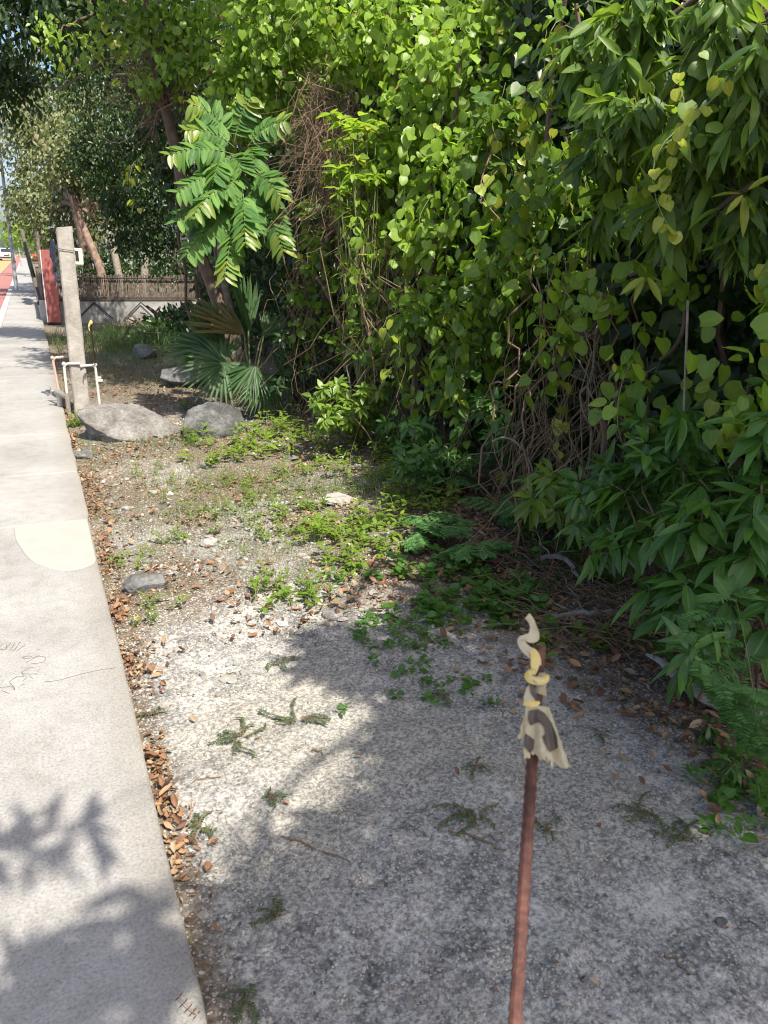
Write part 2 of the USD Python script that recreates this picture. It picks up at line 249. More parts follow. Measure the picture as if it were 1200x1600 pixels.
# lot ground: grey crusted limestone grit with white chips (tint.x litter/soil, tint.y green moss, tint.z pale sand)
mat('lot_ground', {'g': ('geometry', {}), 'a': ('attribute', {'attribute': 'tint'}), 's': ('separate_xyz', {}),
    'n1': ('noise_texture', {'scale': 5.5, 'detail': 8, 'roughness': .72}), 'n2': ('noise_texture', {'scale': 70, 'detail': 5, 'roughness': .75}), 'n3': ('noise_texture', {'scale': 24, 'detail': 5, 'roughness': .7}),
    'v': ('voronoi_texture', {'scale': 75, 'randomness': 1}), 'v2': ('voronoi_texture', {'scale': 170}), 'sv': ('separate_color', {}), 'sv2': ('separate_color', {}),
    'gA': ('math', {'math_type': 'multiply_add', 'value2': .75}), 'gB': ('math', {'math_type': 'multiply_add', 'value2': .40}), 'gC': ('math', {'math_type': 'multiply', 'value2': .35}), 'grey': ('rgb_ramp', {'ramp': [(.60, (.095, .093, .085)), (.69, (.185, .18, .168)), (.77, (.31, .30, .28)), (.87, (.50, .48, .44))]}),
    'fine': ('rgb_ramp', {'ramp': [(.3, (.45, .45, .45)), (.52, (.95, .95, .95)), (.7, (1.25, 1.25, 1.22))]}), 'm1': ('mix_color', {'blend_type': 'multiply', 'fac': 1.0, 'use_clamp': False}),
    'sand': ('rgb_ramp', {'ramp': [(.34, (.13, .12, .10)), (.46, (.21, .198, .17)), (.55, (.35, .33, .28)), (.66, (.46, .435, .375))]}), 'ms': ('mix_color', {}), 'sa': ('math', {'math_type': 'multiply_add', 'value2': 2.2, 'value3': -.9, 'use_clamp': True}), 'sb': ('math', {'math_type': 'add', 'use_clamp': True}), 'sc': ('math', {'math_type': 'multiply', 'use_clamp': True}),
    'soil': ('rgb_ramp', {'ramp': [(.3, (.05, .036, .026)), (.5, (.125, .09, .06)), (.7, (.25, .195, .13))]}), 'mo': ('mix_color', {}), 'oa': ('math', {'math_type': 'multiply_add', 'value2': 2.4, 'value3': -1.15}), 'ob': ('math', {'math_type': 'add', 'use_clamp': True}), 'oc': ('math', {'math_type': 'multiply', 'value2': 2.0, 'use_clamp': True}), 'od': ('math', {'math_type': 'multiply', 'use_clamp': True}),
    'mg': ('mix_color', {'b': (.055, .068, .03)}), 'ga': ('math', {'math_type': 'multiply_add', 'value2': 3.0, 'value3': -1.25, 'use_clamp': True}), 'gc': ('math', {'math_type': 'multiply', 'use_clamp': True}),
    'ch': ('math', {'math_type': 'greater_than', 'value2': .94}), 'chd': ('math', {'math_type': 'less_than', 'value2': .42}), 'chm': ('math', {'math_type': 'multiply'}), 'mc': ('mix_color', {'b': (.40, .385, .355)}),
    'ch2': ('math', {'math_type': 'greater_than', 'value2': .89}), 'mc2': ('mix_color', {'b': (.42, .405, .375)}), 'chk': ('math', {'math_type': 'multiply', 'value2': .8}),
    'dk': ('math', {'math_type': 'less_than', 'value2': .07}), 'dkm': ('math', {'math_type': 'multiply', 'value2': .2}), 'md': ('mix_color', {'b': (.055, .05, .046)}),
    'hb': ('math', {'math_type': 'multiply_add', 'value2': .6}), 'b': ('bump', {'strength': 1.0, 'distance': .008}), 'p': ('principled_bsdf', {'roughness': .95, 'specular_ior_level': .2})},
    [('g.position', k+'.vector') for k in ('n1', 'n2', 'n3', 'v', 'v2')] + [('a.vector', 's.vector'), ('v.color', 'sv.color'), ('v2.color', 'sv2.color'),
     ('n2.fac', 'gC.value1'), ('n3.fac', 'gB.value1'), ('gC.value', 'gB.value3'), ('n1.fac', 'gA.value1'), ('gB.value', 'gA.value3'), ('gA.value', 'grey.fac'), ('n2.fac', 'fine.fac'), ('grey.color', 'm1.a'), ('fine.color', 'm1.b'),
     ('n2.fac', 'sand.fac'), ('m1.result', 'ms.a'), ('sand.color', 'ms.b'), ('n3.fac', 'sa.value1'), ('sa.value', 'sb.value1'), ('s.z', 'sb.value2'), ('sb.value', 'sc.value1'), ('s.z', 'sc.value2'), ('sc.value', 'ms.fac'),
     ('n2.fac', 'soil.fac'), ('ms.result', 'mo.a'), ('soil.color', 'mo.b'), ('n3.fac', 'oa.value1'), ('oa.value', 'ob.value1'), ('s.x', 'ob.value2'), ('s.x', 'oc.value1'), ('oc.value', 'od.value1'), ('ob.value', 'od.value2'), ('od.value', 'mo.fac'),
     ('n1.fac', 'ga.value1'), ('ga.value', 'gc.value1'), ('s.y', 'gc.value2'), ('gc.value', 'mg.fac'), ('mo.result', 'mg.a'),
     ('sv.r', 'ch.value1'), ('v.distance', 'chd.value1'), ('ch.value', 'chm.value1'), ('chd.value', 'chm.value2'), ('chm.value', 'mc.fac'), ('mg.result', 'mc.a'),
     ('sv2.r', 'ch2.value1'), ('ch2.value', 'chk.value1'), ('chk.value', 'mc2.fac'), ('mc.result', 'mc2.a'), ('sv2.g', 'dk.value1'), ('dk.value', 'dkm.value1'), ('dkm.value', 'md.fac'), ('mc2.result', 'md.a'), ('md.result', 'p.base_color'),
     ('n2.fac', 'hb.value1'), ('chm.value', 'hb.value3'), ('hb.value', 'b.height'), ('b.normal', 'p.normal')])
# weathered caution tape: pale yellow plastic with faded black slanted blocks
mat('rebar_rust', {'g': ('geometry', {}), 'n': ('noise_texture', {'scale': 60, 'detail': 6, 'roughness': .7}), 'r': ('rgb_ramp', {'ramp': [(.3, (.028, .013, .011)), (.5, (.075, .029, .022)), (.7, (.14, .062, .043))]}), 'b': ('bump', {'strength': .6, 'distance': .001}), 'p': ('principled_bsdf', {'roughness': .75, 'specular_ior_level': .35})},
    [('g.position', 'n.vector'), ('n.fac', 'r.fac'), ('r.color', 'p.base_color'), ('n.fac', 'b.height'), ('b.normal', 'p.normal')])
mat('tape_pale', {'g': ('geometry', {}), 'n': ('noise_texture', {'scale': 40, 'detail': 3}), 'r': ('rgb_ramp', {'ramp': [(.3, (.38, .335, .21)), (.65, (.56, .515, .37))]}), 'p': ('principled_bsdf', {'roughness': .4}), 't': ('translucent_bsdf', {'color': (.6, .52, .3)}), 'm': ('mix_closure', {'fac': .3})},
    [('g.position', 'n.vector'), ('n.fac', 'r.fac'), ('r.color', 'p.base_color'), ('p.BSDF', 'm.closure1'), ('t.BSDF', 'm.closure2')], 'm.closure')
plain('tape_black', (.075, .055, .04), .5, scale=40, vary=.5, bump=.0005)

# ------------------------------------------------------------------ ground, sidewalk, road
def axis(*segs):
    out = [np.arange(a, b, s) for a, b, s in segs]; return np.unique(np.round(np.concatenate(out), 4))
veg_line = np.array([(1.5, 13), (1.9, 10), (2.2, 8.8), (2.5, 7.9), (2.9, 7.0), (3.0, 6.2), (2.8, 5.2), (2.5, 4.2), (2.15, 3.3), (2.15, 2.6), (2.25, 1.8), (2.3, 1.0), (2.3, -1)])
def veg_x(y): return np.interp(-np.asarray(y, float), -veg_line[:, 1], veg_line[:, 0])
gx = axis((-320, -20, 60), (-20, 0.0, 5), (0.0, 0.14, .06), (.14, 3.4, .022), (3.4, 6, .12), (6, 14, .8), (14, 330, 40))
gy = axis((-200, -2, 20), (-2, .6, .1), (.6, 5, .022), (5, 9, .05), (9, 16, .15), (16, 30, .7), (30, 420, 30))
X, Y = np.meshgrid(gx, gy, indexing='ij'); Z = gz(X, Y)
near = (X > .13) & (X < 3.4) & (Y > .6) & (Y < 9)
P3 = np.stack([X, Y, 0*X], -1)
Z = Z+np.where(near, (meshkit.fbm(P3*28, 3, 11)-.5)*.022, 0)
far_flat = np.clip((np.maximum(X-8, Y-25))/10, 0, 1)
Z = np.where(X >= .12, Z*(1-far_flat)-.08*far_flat, Z)
nz = lambda s, seed: meshkit.fbm(P3*s, 4, seed)
dv = veg_x(Y)-X                                       # distance in front of the vegetation
litter = np.clip(1.1-dv/0.55, 0, 1) + .9*np.clip(1-(X-.18)/.14, 0, 1) + 1.0*np.clip((Y-2.8)/.7, 0, 1)*np.clip((9.5-Y)/2, 0.5, 1)*np.clip(nz(1.9, 21)*3.2-.7, .25, 1) + .7*np.clip((Y-8.2)/1, 0, 1)
moss = np.clip(nz(1.3, 31)*2.6-.85, 0, 1)*np.clip((Y-1.2)/2, .25, 1)*.9
sand = np.clip(nz(1.4, 41)*4.2-2.15, 0, 1)*np.clip((4.6-Y)/1.5, .35, 1)
for sx, sy, sr in ((.75, 2.0, .28), (.55, 2.35, .3), (.85, 2.55, .25), (.5, 1.75, .25), (1.5, 3.7, .3), (1.0, 1.98, .12), (1.2, 4.6, .3)):
    sand = np.maximum(sand, 1.15*np.exp(-((X-sx)**2+(Y-sy)**2)/sr**2))
tint = np.stack([np.clip(litter, 0, 1), moss, np.clip(sand, 0, 1)*(1-.7*np.clip(litter, 0, 1))], -1).reshape(-1, 3)
nx, ny = X.shape; idx = np.arange(nx*ny).reshape(nx, ny)
q = np.stack([idx[:-1, :-1], idx[1:, :-1], idx[1:, 1:], idx[:-1, 1:]], -1).reshape(-1, 4)
put('ground', (np.stack([X, Y, Z], -1).reshape(-1, 3), q), 'lot_ground', True, tint, kind='structure')
def sheet(x0, x1, y0, y1, z, n=2):
    return np.array([(x0, y0, z), (x1, y0, z), (x1, y1, z), (x0, y1, z)], float), np.array([[0, 1, 2], [0, 2, 3]])
put('road', sheet(-9.0, -0.78, -120, 330, -.125), 'asphalt', kind='structure')
put('cycle_lane', sheet(-1.62, -0.80, -60, 260, -.121), 'red_paving', kind='structure')
put('orange_paving', sheet(-5.4, -1.66, 52, 200, -.121), 'orange_paving', kind='structure')
EDGE = 0.178
sw = Thing('sidewalk', None, None, (0, 0, 0), kind='structure')
def slab(y0, y1, seed):
    rg = np.random.default_rng(seed); n = max(3, int((y1-y0)/.09)); ys = np.linspace(y0+.004, y1-.004, n)
    wob = (meshkit.fbm(np.stack([ys*3, ys*0+seed, ys*0], -1), 3, 2)-.5)*.018
    wob[0] -= .006; wob[-1] -= .006
    out = [(EDGE+w, y) for w, y in zip(wob, ys)] + [(-.62, ys[-1]), (-.62, ys[0])]
    o = np.array(out); c = np.array([-.22, (y0+y1)/2])
    def ring(inset, z): 
        d = o-c; L = np.abs(d); s = np.sign(d)
        p = o-s*np.minimum(inset, L); 
        p[:n, 1] = ys if inset == 0 else np.clip(ys, ys[0]+inset, ys[-1]-inset)
        return np.column_stack([p, np.full(len(p), z)])
    rings = [ring(0, -.17), ring(0, -.009), ring(.003, -.004), ring(.009, 0.0)]
    v = np.vstack(rings+[np.array([[c[0], c[1], 0]])]); m = len(o); f = []
    for k in range(3):
        for i in range(m):
            a, b = k*m+i, k*m+(i+1) % m; f += [[a, b, b+m], [a, b+m, a+m]]
    for i in range(m): f.append([3*m+i, 3*m+(i+1) % m, 4*m])
    return v, np.array(f)
joints = [-2.2, -1.4, .2, float(flat(70, 818)[1]), float(flat(60, 741)[1]), 7.3, 9.0, 10.8, 12.6, 14.4, 16.4, 18.6, 21, 24, 27.5, 31, 36, 42, 50, 60, 75, 95, 130]
for i in range(len(joints)-1): sw.part('slab', slab(joints[i], joints[i+1], i), 'sidewalk_concrete', False)
sw.part('joint_bed', box((-.22, 60, -.10), (.78, 140, .15)), 'scratch')
kerb = Thing('kerb', None, None, (-.71, 0, 0), kind='structure')
ky = np.r_[-4:20:2., 20:60:4., 60:140:10.]
for a, b in zip(ky[:-1], ky[1:]): kerb.part('kerb_stone', box((-.70, (a+b)/2, -.085), (.15, b-a-.012, .17), bevel=.012), 'kerb_concrete')
# pale round cement patch on the near slab
pc = flat(100, 813)
th = np.linspace(0, 2*np.pi, 48, endpoint=False)
yj = joints[3]-.012
cx = .045; ring = []
for t in th:
    x = cx+.28*math.cos(t); y = yj+.80*math.sin(t)*(1 if math.sin(t) < 0 else 0)
    ring.append((min(x, EDGE-.012), y))
ring = np.array(ring); ring[:, 0] += (meshkit.fbm(np.column_stack([ring*9, 0*ring[:, 0]]), 3)-.5)*.02*(ring[:, 0] < .15)
pv = np.vstack([np.column_stack([ring, np.full(48, .001)]), np.column_stack([ring*.985+ring.mean(0)*.015, np.full(48, .006)]), [[cx, yj-.2, .007]]])
pf = [[i, (i+1) % 48, 48+(i+1) % 48] for i in range(48)]+[[i, 48+(i+1) % 48, 48+i] for i in range(48)]+[[48+i, 48+(i+1) % 48, 96] for i in range(48)]
sw.part('cement_patch', (pv, np.array(pf)), 'patch_cement', 30)
# hand-scratched writing and hairline cracks
def stroke(pts_px, w=.0021, z=.0012):
    p = np.array([flat(x, y, z) for x, y in pts_px]); p = smooth_path(p, max(4, 3*len(p))); return tube(p, w/2, 4)
W8 = [[(0, 1010), (2, 1008), (5, 1005)], [(0, 1014), (5, 1015), (10, 1007)], [(8, 1015), (13, 1009), (17, 1005)], [(15, 1016), (20, 1010), (23, 1004)], [(19, 1016), (27, 1009), (32, 1003), (33, 1004)], [(25, 1018), (33, 1012), (40, 1007)],
      [(35, 1026), (42, 1029), (52, 1027), (62, 1024)], [(41, 1035), (50, 1030), (60, 1026), (68, 1026), (71, 1028), (69, 1033), (60, 1036), (48, 1036)], [(58, 1015), (62, 1014)], [(36, 1027), (44, 1025), (50, 1026)],
      [(0, 1073), (8, 1074), (15, 1072), (23, 1078), (21, 1072), (15, 1066), (20, 1061), (26, 1058)], [(2, 1079), (8, 1081), (14, 1084)], [(24, 1058), (30, 1057), (38, 1057), (34, 1052), (38, 1048), (44, 1043)],
      [(33, 1050), (40, 1053), (48, 1053), (58, 1053)], [(47, 1044), (52, 1042)], [(58, 1048), (63, 1044)], [(32, 1071), (38, 1069)], [(35, 1064), (40, 1060), (42, 1056)], [(46, 1056), (51, 1060)]]
sw.part('scratched_writing', join([stroke(s) for s in W8]), 'scratch')
sw.part('crack', join([stroke([(70, 1065), (95, 1062), (120, 1055), (150, 1048), (182, 1043)], .0022)]), 'scratch')

# ------------------------------------------------------------------ leaf kit
def leaf_shape(ts, ws, fold=.25, droop=.25, lobe=0.0, curl=0.0, wave=0.0):
    ts, ws = np.array(ts, float), np.array(ws, float); v, t, f = [], [], []
    y = np.where(ts < 1, ts-np.where(ts == ts[0], 0, 0), ts); zc = -droop*ts**1.8
    for i, (a, w) in enumerate(zip(y, ws)):
        wv = wave*math.sin(i*2.1)
        yo = -lobe*(1 if i == 1 else 0)
        v += [(-w, a+yo, zc[i]+fold*w-curl*w*w+wv*w), (0, a, zc[i]), (w, a+yo, zc[i]+fold*w-curl*w*w-wv*w)]; t += [(0, a), (.5, a), (1, a)]
    for i in range(len(ts)-1):
        a = 3*i
        if ws[i] > 0: f += [[a, a+1, a+3], [a+1, a+2, a+5]] if ws[i+1] == 0 else [[a, a+1, a+4], [a, a+4, a+3], [a+1, a+2, a+5], [a+1, a+5, a+4]]
        else: f += [[a+1, a+4, a+3], [a+1, a+5, a+4]]
    return np.array(v, float), np.array(f), np.array(t, float)
HEART = [leaf_shape([0, .02, .16, .38, .62, .84, 1], [0, .30, .46, .47, .36, .17, 0], fo, dr, .08, cu, wv) for fo, dr, cu, wv in ((.25, .15, .2, 0), (.45, .3, .3, .06), (.1, .35, -.1, .1), (.3, .05, .5, -.06))]
ROUND = [leaf_shape([0, .02, .18, .42, .68, .88, 1], [0, .30, .45, .50, .42, .24, 0], fo, dr, .07, cu, wv) for fo, dr, cu, wv in ((.15, .15, .2, 0), (.3, .35, .2, .06), (.05, .1, -.1, .1))]
LANCE = [leaf_shape([0, .08, .3, .55, .8, 1], [0, .055, .115, .125, .075, 0], fo, dr, 0, 0, wv) for fo, dr, wv in ((.35, .2, 0), (.5, .4, .1), (.2, .55, -.1), (.4, .05, .08))]
OVATE = [leaf_shape([0, .1, .3, .55, .8, 1], [0, .15, .24, .22, .11, 0], fo, dr, 0, 0, wv) for fo, dr, wv in ((.3, .2, 0), (.45, .4, .1), (.15, .05, -.1))]
OBLONG = [leaf_shape([0, .08, .3, .6, .85, 1], [0, .09, .145, .145, .09, 0], fo, dr) for fo, dr in ((.25, .12), (.35, .3))]
TINY = [(np.array([(-.28, .45, .08), (0, 0, 0), (.28, .45, .08), (0, 1, -.15)], float), np.array([[0, 1, 3], [1, 2, 3]]), np.array([(0, .4), (.5, 0), (1, .4), (.5, 1)], float))]
BLADE = [leaf_shape([0, .4, .75, 1], [.016, .014, .009, 0], .3, dr) for dr in (.1, .5, .9)]
DRY = [leaf_shape([0, .12, .4, .7, .9, 1], [0, .15, .25, .2, .1, 0], fo, dr, 0, cu, wv) for fo, dr, cu, wv in ((.9, -.3, 1.2, .3), (.5, .4, 2.0, -.3), (1.2, -.5, .8, .2), (.1, -.2, 1.0, .45))]
def frames(y, n):
    y = unit(y); n = n-y*(n*y).sum(-1, keepdims=True); bad = np.linalg.norm(n, axis=-1) < 1e-4; n[bad] = np.cross(y[bad], [1, .3, .2]); n = unit(n)
    return np.stack([np.cross(y, n), y, n], -1)
class Leaves:
    """Leaves of one kind: shape variants placed with tip direction, blade normal and length."""
    def __init__(s, shapes, mat): s.shapes, s.mat, s.p, s.y, s.n, s.s, s.r = shapes, mat, [], [], [], [], []
    def add(s, p, y, n, size, rnd=None, rng=R):
        p = np.atleast_2d(p); k = len(p)
        s.p.append(p); s.y.append(np.broadcast_to(y, (k, 3)).astype(float)); s.n.append(np.broadcast_to(n, (k, 3)).astype(float)); s.s.append(np.broadcast_to(size, k).astype(float))
        s.r.append(rng.random(k) if rnd is None else np.broadcast_to(rnd, k).astype(float))
    def arrays(s): return [np.concatenate(a) for a in (s.p, s.y, s.n, s.s, s.r)]
    def build(s, keep=None):
        """[(vertices, faces, tint) per leaf] grouped by shape: V (k,m,3), F, T (k,m,3), leaf indices"""
        p, y, n, sz, r = s.arrays(); fr = frames(y, n.copy()); which = (r*7919 % 1*len(s.shapes)).astype(int); out = []
        for j, (v, f, t) in enumerate(s.shapes):
            i = np.nonzero(which == j)[0]
            if not len(i): continue
            V = p[i][:, None]+np.einsum('kab,mb->kma', fr[i], v)*sz[i][:, None, None]
            T = np.concatenate([np.broadcast_to(r[i][:, None, None], (len(i), len(v), 1)), np.broadcast_to(t[None], (len(i), *t.shape))], -1)
            out.append((V, f, T, i))
        return out
def flush(thing, sets, limit=300, min_px=10, name='leaf', stuff='foliage', under=None):
    """Each leaf that shows large becomes a part of its own, the rest one part of stuff."""
    cand = []
    for k, s in enumerate(sets):
        if not s.p: continue
        p, y, n, sz, r = s.arrays(); u, v, z = project(p+unit(y)*sz[:, None]*.5)
        px = FP*sz/np.maximum(z, .1); ok = (z > .2) & (u > -20) & (u < IW+20) & (v > -20) & (v < IH+20) & (px >= min_px)
        cell = np.round(u/16).astype(int)*1000+np.round(v/16).astype(int); best = {}
        for i in np.nonzero(ok)[0]:
            if cell[i] not in best or z[i] < z[best[cell[i]]]: best[cell[i]] = i
        front = np.zeros(len(p), bool); front[list(best.values())] = True
        for i in np.nonzero(ok)[0]: cand.append((front[i], px[i], k, i))
    cand.sort(key=lambda c: (not c[0], -c[1])); chosen = {(k, i) for _, _, k, i in cand[:limit]}
    for k, s in enumerate(sets):
        if not s.p: continue
        vs, fs, ts, n = [], [], [], 0
        for V, f, T, ids in s.build():
            solo = np.array([(k, int(i)) in chosen for i in ids])
            for a in np.nonzero(solo)[0]: thing.part(name, (V[a], f), s.mat, True, T[a], under=under)
            V, T = V[~solo], T[~solo]
            if len(V):
                m = V.shape[1]; vs.append(V.reshape(-1, 3)); ts.append(T.reshape(-1, 3)); fs.append((f[None]+np.arange(len(V))[:, None, None]*m).reshape(-1, 3)+n); n += len(V)*m
        if vs: thing.part(stuff, (np.vstack(vs), np.vstack(fs)), s.mat, True, np.vstack(ts), kind='stuff', under=under)
def rdir(n, rng=R): return unit(rng.normal(0, 1, (n, 3)))
TOCAM = unit(np.array([-.55, -.75, .15]))
def lobe(L, c, rad, n, size, sprays=True, gap=.36, shell=.22, down=.7, up=.55, seed=0, freq=2.2, face=.35, rnd=None, per=7):
    """Leaves in small sprays over the noisy outer shell of an ellipsoid."""
    rg = np.random.default_rng(seed+1000); c, rad = np.asarray(c, float), np.broadcast_to(np.asarray(rad, float), 3)
    k = max(1, n//per)
    d = unit(rg.normal(0, 1, (k*3, 3))+TOCAM*face*1.5+np.array([0, 0, .25])); bump = 1+(meshkit.fbm(d*freq+seed, 3, seed)-.5)*.75
    depth = np.abs(rg.normal(0, 1, len(d)))*shell
    pos = c+d*rad*(bump*(1-np.minimum(depth, .85)))[:, None]
    den = meshkit.fbm(pos*3.1+seed*1.7, 3, seed+3); pos, d = pos[den > gap], d[den > gap]; pos, d = pos[:k], d[:k]
    out = unit(d/rad)
    for j in range(per):
        m = len(pos); off = rg.normal(0, 1, (m, 3))*size*.75; off[:, 2] -= size*.25*j*.5
        nn = unit(out*.4+SUN*.55+np.array([0, 0, up*.3])+rg.normal(0, .36, (m, 3)))
        yy = unit(out*.35+np.array([0, 0, -down])+rg.normal(0, .55, (m, 3)))
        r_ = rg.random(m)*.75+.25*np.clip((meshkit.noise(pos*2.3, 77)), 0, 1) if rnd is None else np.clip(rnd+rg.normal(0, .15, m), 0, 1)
        L.add(pos+off, yy, nn, size*rg.uniform(.42, 1.15, m), r_)
    return pos
def whorl(L, p, ax, n, size, rg, droop=.6, rnd=None):
    ax = unit(ax); a = unit(np.cross(ax, [.3, .2, .9])); b = np.cross(ax, a); th = rg.uniform(0, 6.28)+np.arange(n)*2.4
    y = ax*rg.uniform(.05, .9, (n, 1))+np.cos(th)[:, None]*a+np.sin(th)[:, None]*b; y = unit(y); y[:, 2] -= droop*rg.uniform(.3, 1.2, n)
    nn = unit(ax*.6+np.array([0, 0, .9])+rg.normal(0, .25, (n, 3)))
    L.add(p+unit(y)*.01-ax*rg.uniform(0, size*.35, (n, 1)), y, nn, size*rg.uniform(.65, 1.1, n), None if rnd is None else np.clip(rnd+rg.normal(0, .12, n), 0, 1), rg)
def strand(L, p0, length, size, rg, step=.055, sway=.12, out=(-.5, -.5, 0), stems=None, rnd=None, rad=.0025):
    n = max(4, int(length/.09)); z = np.linspace(0, 1, n)
    w = np.cumsum(rg.normal(0, 1, (n, 2)), 0)*sway/math.sqrt(n)
    pts = np.asarray(p0)+np.column_stack([w, -length*z])+np.outer(np.sin(z*2.2)*.1, out)
    if stems is not None: stems.append(tube(smooth_path(pts, n*2), [rad, rad*.6], 4))
    m = int(length/step); t = np.sort(rg.random(m)); pp = np.column_stack([np.interp(t, z, pts[:, i]) for i in range(3)])
    side = unit(np.column_stack([rg.normal(0, 1, (m, 2)), np.zeros(m)])+np.array(out)*.6)
    y = unit(side*.6+np.array([0, 0, -.75])+rg.normal(0, .2, (m, 3))); nn = unit(side*.8+np.array([0, 0, .5])+rg.normal(0, .25, (m, 3)))
    L.add(pp+side*size*.3, y, nn, size*rg.uniform(.6, 1.1, m), None if rnd is None else np.clip(rnd+rg.normal(0, .15, m), 0, 1), rg)
    return pts
# ------------------------------------------------------------------ far end of the street
def facade():
    t = Thing('white_building', 'long pale wall building at the far end of the street', 'building', (-9, 146, 0))
    t.part('wall', box((-12.2, 150, 3.0), (15, 8, 6.4)), 'white_paint'); t.part('parapet', box((-12.2, 150, 6.3), (15.3, 8.3, .25)), 'dirty_white')
    for i in range(3): t.part('window', box((-7.2-3.2*i, 145.98, 3.6), (1.3, .06, 1.3)), 'car_glass')
    t.part('door', box((-5.6, 145.98, 1.0), (1.1, .06, 2.1)), 'dark_wood')
facade()
def car(x, y, col, label):
    t = Thing('parked_car', label, 'car', (x, y, -.12))
    import shapely.geometry as sg
    prof = sg.Polygon([(-2.1, .3), (-2.12, .7), (-1.95, .88), (-1.1, .98), (-.45, 1.42), (.9, 1.46), (1.75, 1.05), (2.1, .95), (2.12, .35), (1.9, .25), (-1.9, .25)]).buffer(.04)
    m = trimesh.creation.extrude_polygon(prof, 1.7, engine='earcut'); v = np.array(m.vertices)
    v = np.column_stack([v[:, 2]-.85, v[:, 0], v[:, 1]]); top = np.clip((v[:, 2]-.95)/.5, 0, 1); v[:, 0] *= 1-.18*top
    T = np.array([x, y, -.12]); t.part('body', (v+T, np.array(m.faces)), col, 30)
    t.part('windscreen', (np.array([(-.68, -1.1, 1.02), (.68, -1.1, 1.02), (.58, -.52, 1.42), (-.58, -.52, 1.42)])+T+np.array([0, -.05, .02]), np.array([[0, 1, 2], [0, 2, 3]])), 'car_glass')
    for sx in (-.72, .72):
        for sy in (-1.3, 1.3):
            w = trimesh.creation.cylinder(.31, .2, sections=18); w.apply_transform(trimesh.transformations.rotation_matrix(np.pi/2, [0, 1, 0])); w.apply_translation(T+[sx, sy, .31]); t.part('wheel', w, 'rubber', 40)
        t.part('headlight', box(T+[sx*.82, -2.13, .68], (.34, .08, .14), bevel=.02), 'lamp_lens'); 
    t.part('bumper', box(T+[0, -2.15, .42], (1.6, .1, .18), bevel=.03), 'black_plastic'); t.part('grille', box(T+[0, -2.15, .66], (.7, .06, .14)), 'black_plastic')
car(-2.25, 113, 'car_paint', 'white car facing the camera far down the street by the lamp post')
car(.95, 96, 'car_red', 'red car half hidden past the shade cloth at the far kerb')
def lamp(x, y, h, label):
    t = Thing('street_lamp', label, 'street lamp', (x, y, 0), group='grey street lamps along the kerb')
    t.part('pole', tube([(x, y, .02), (x, y, h*.5), (x, y, h)], [.075, .06, .045], 10), 'galvanised', 40)
    t.part('base_plate', box((x, y, .012), (.3, .3, .024), bevel=.004), 'galvanised')
    for sx in (-.11, .11):
        for sy in (-.11, .11): t.part('bolt', tube([(x+sx, y+sy, .02), (x+sx, y+sy, .07)], .014, 6), 'galvanised')
    t.part('arm', tube(smooth_path([(x, y, h-.1), (x-.5, y, h+.35), (x-1.5, y, h+.5)], 8), .035, 8), 'galvanised', 40)
    t.part('lamp_head', box((x-1.7, y, h+.5), (.6, .22, .1), bevel=.03), 'galvanised')
lp = flat(26, 453); lamp(lp[0], lp[1], 6.6, 'nearer grey street lamp standing at the sidewalk kerb')
lp = flat(31, 417); lamp(-.5, lp[1], 6.6, 'smaller grey street lamp further down the sidewalk')

# ------------------------------------------------------------------ pillar, fences, netting
pl = flat(84, 503); PX, PY = pl[0], pl[1]
t = Thing('red_pillar', 'red painted wall pillar with white street side behind the concrete post', 'pillar', (PX, PY, 0))
t.part('pillar_body', box((PX+.02, PY+.28, .745), (.27, .5, 1.51), bevel=.006), 'red_paint'); t.part('white_side', box((PX-.119, PY+.28, .745), (.012, .51, 1.515)), 'white_paint')
def stick_fence(name, label, p0, p1, seed, n, lean=0):
    rg = np.random.default_rng(seed); p0, p1 = np.array(p0), np.array(p1); d = unit(p1-p0); nrm = np.array([d[1], -d[0], 0])
    t = Thing(name, label, 'fence', p0)
    L_ = np.linalg.norm(p1-p0); c = (p0+p1)/2; rz = math.atan2(d[1], d[0])
    t.part('low_wall', box(c+[0, 0, .12], (L_, .16, .62), rz), 'dirty_white')
    t.part('wall_cap', box(c+[0, 0, .445], (L_, .19, .03), rz, .006), 'dark_wood')
    for k in range(n):
        p = p0+(p1-p0)*(k+.5)/n; h = .54+rg.normal(0, .018); dx = d*rg.normal(0, .012)
        t.part('stick', tube([p+[0, 0, .462], p+dx*.5+[0, 0, .46+h/2], p+dx+nrm*rg.normal(0, .008)+[0, 0, .46+h]], L_/n*rg.uniform(.34, .5), 6), 'bamboo', 40)
    for z in (.50, .93): t.part('rail', tube([p0+nrm*.06+[0, 0, z], p1+nrm*.06+[0, 0, z]], .018, 6), 'dark_wood')
    return t, d, nrm
t, d, nrm = stick_fence('stick_fence', 'weathered upright stick fence on a low grey wall behind the lot', (PX+.17, PY+.32, 0), (PX+6.2, PY+.5, 0), 3, 200)
for xx in (1.28, 2.3, 3.3, 4.3):
    a = np.array([xx, PY+.30, .40])
    for s in (-1, 1): t.part('brace_bar', tube([a+[0, -.06, 0], a+[s*.38, -.06, -.36]], .013, 5), 'black_plastic')
t, d, nrm = stick_fence('side_stick_fence', 'short stick fence on a white wall running along the sidewalk edge', (PX-.16, PY+.6, 0), (PX-.17, PY+6.5, 0), 4, 90)
nx0 = PX-.18
t = Thing('leaning_pole', 'leaning bare wooden pole holding up the dark netting', 'pole', (nx0, PY+8, 0)); t.part('pole_shaft', tube([(nx0, PY+8.2, 0), (nx0-.14, PY+8, 1.1), (nx0-.27, PY+7.9, 2.05)], [.07, .06, .05], 8), 'grey_bark', 40)
ys = np.linspace(PY+5.2, PY+8.2, 16); zs = np.linspace(.75, 1.75, 10); V = []
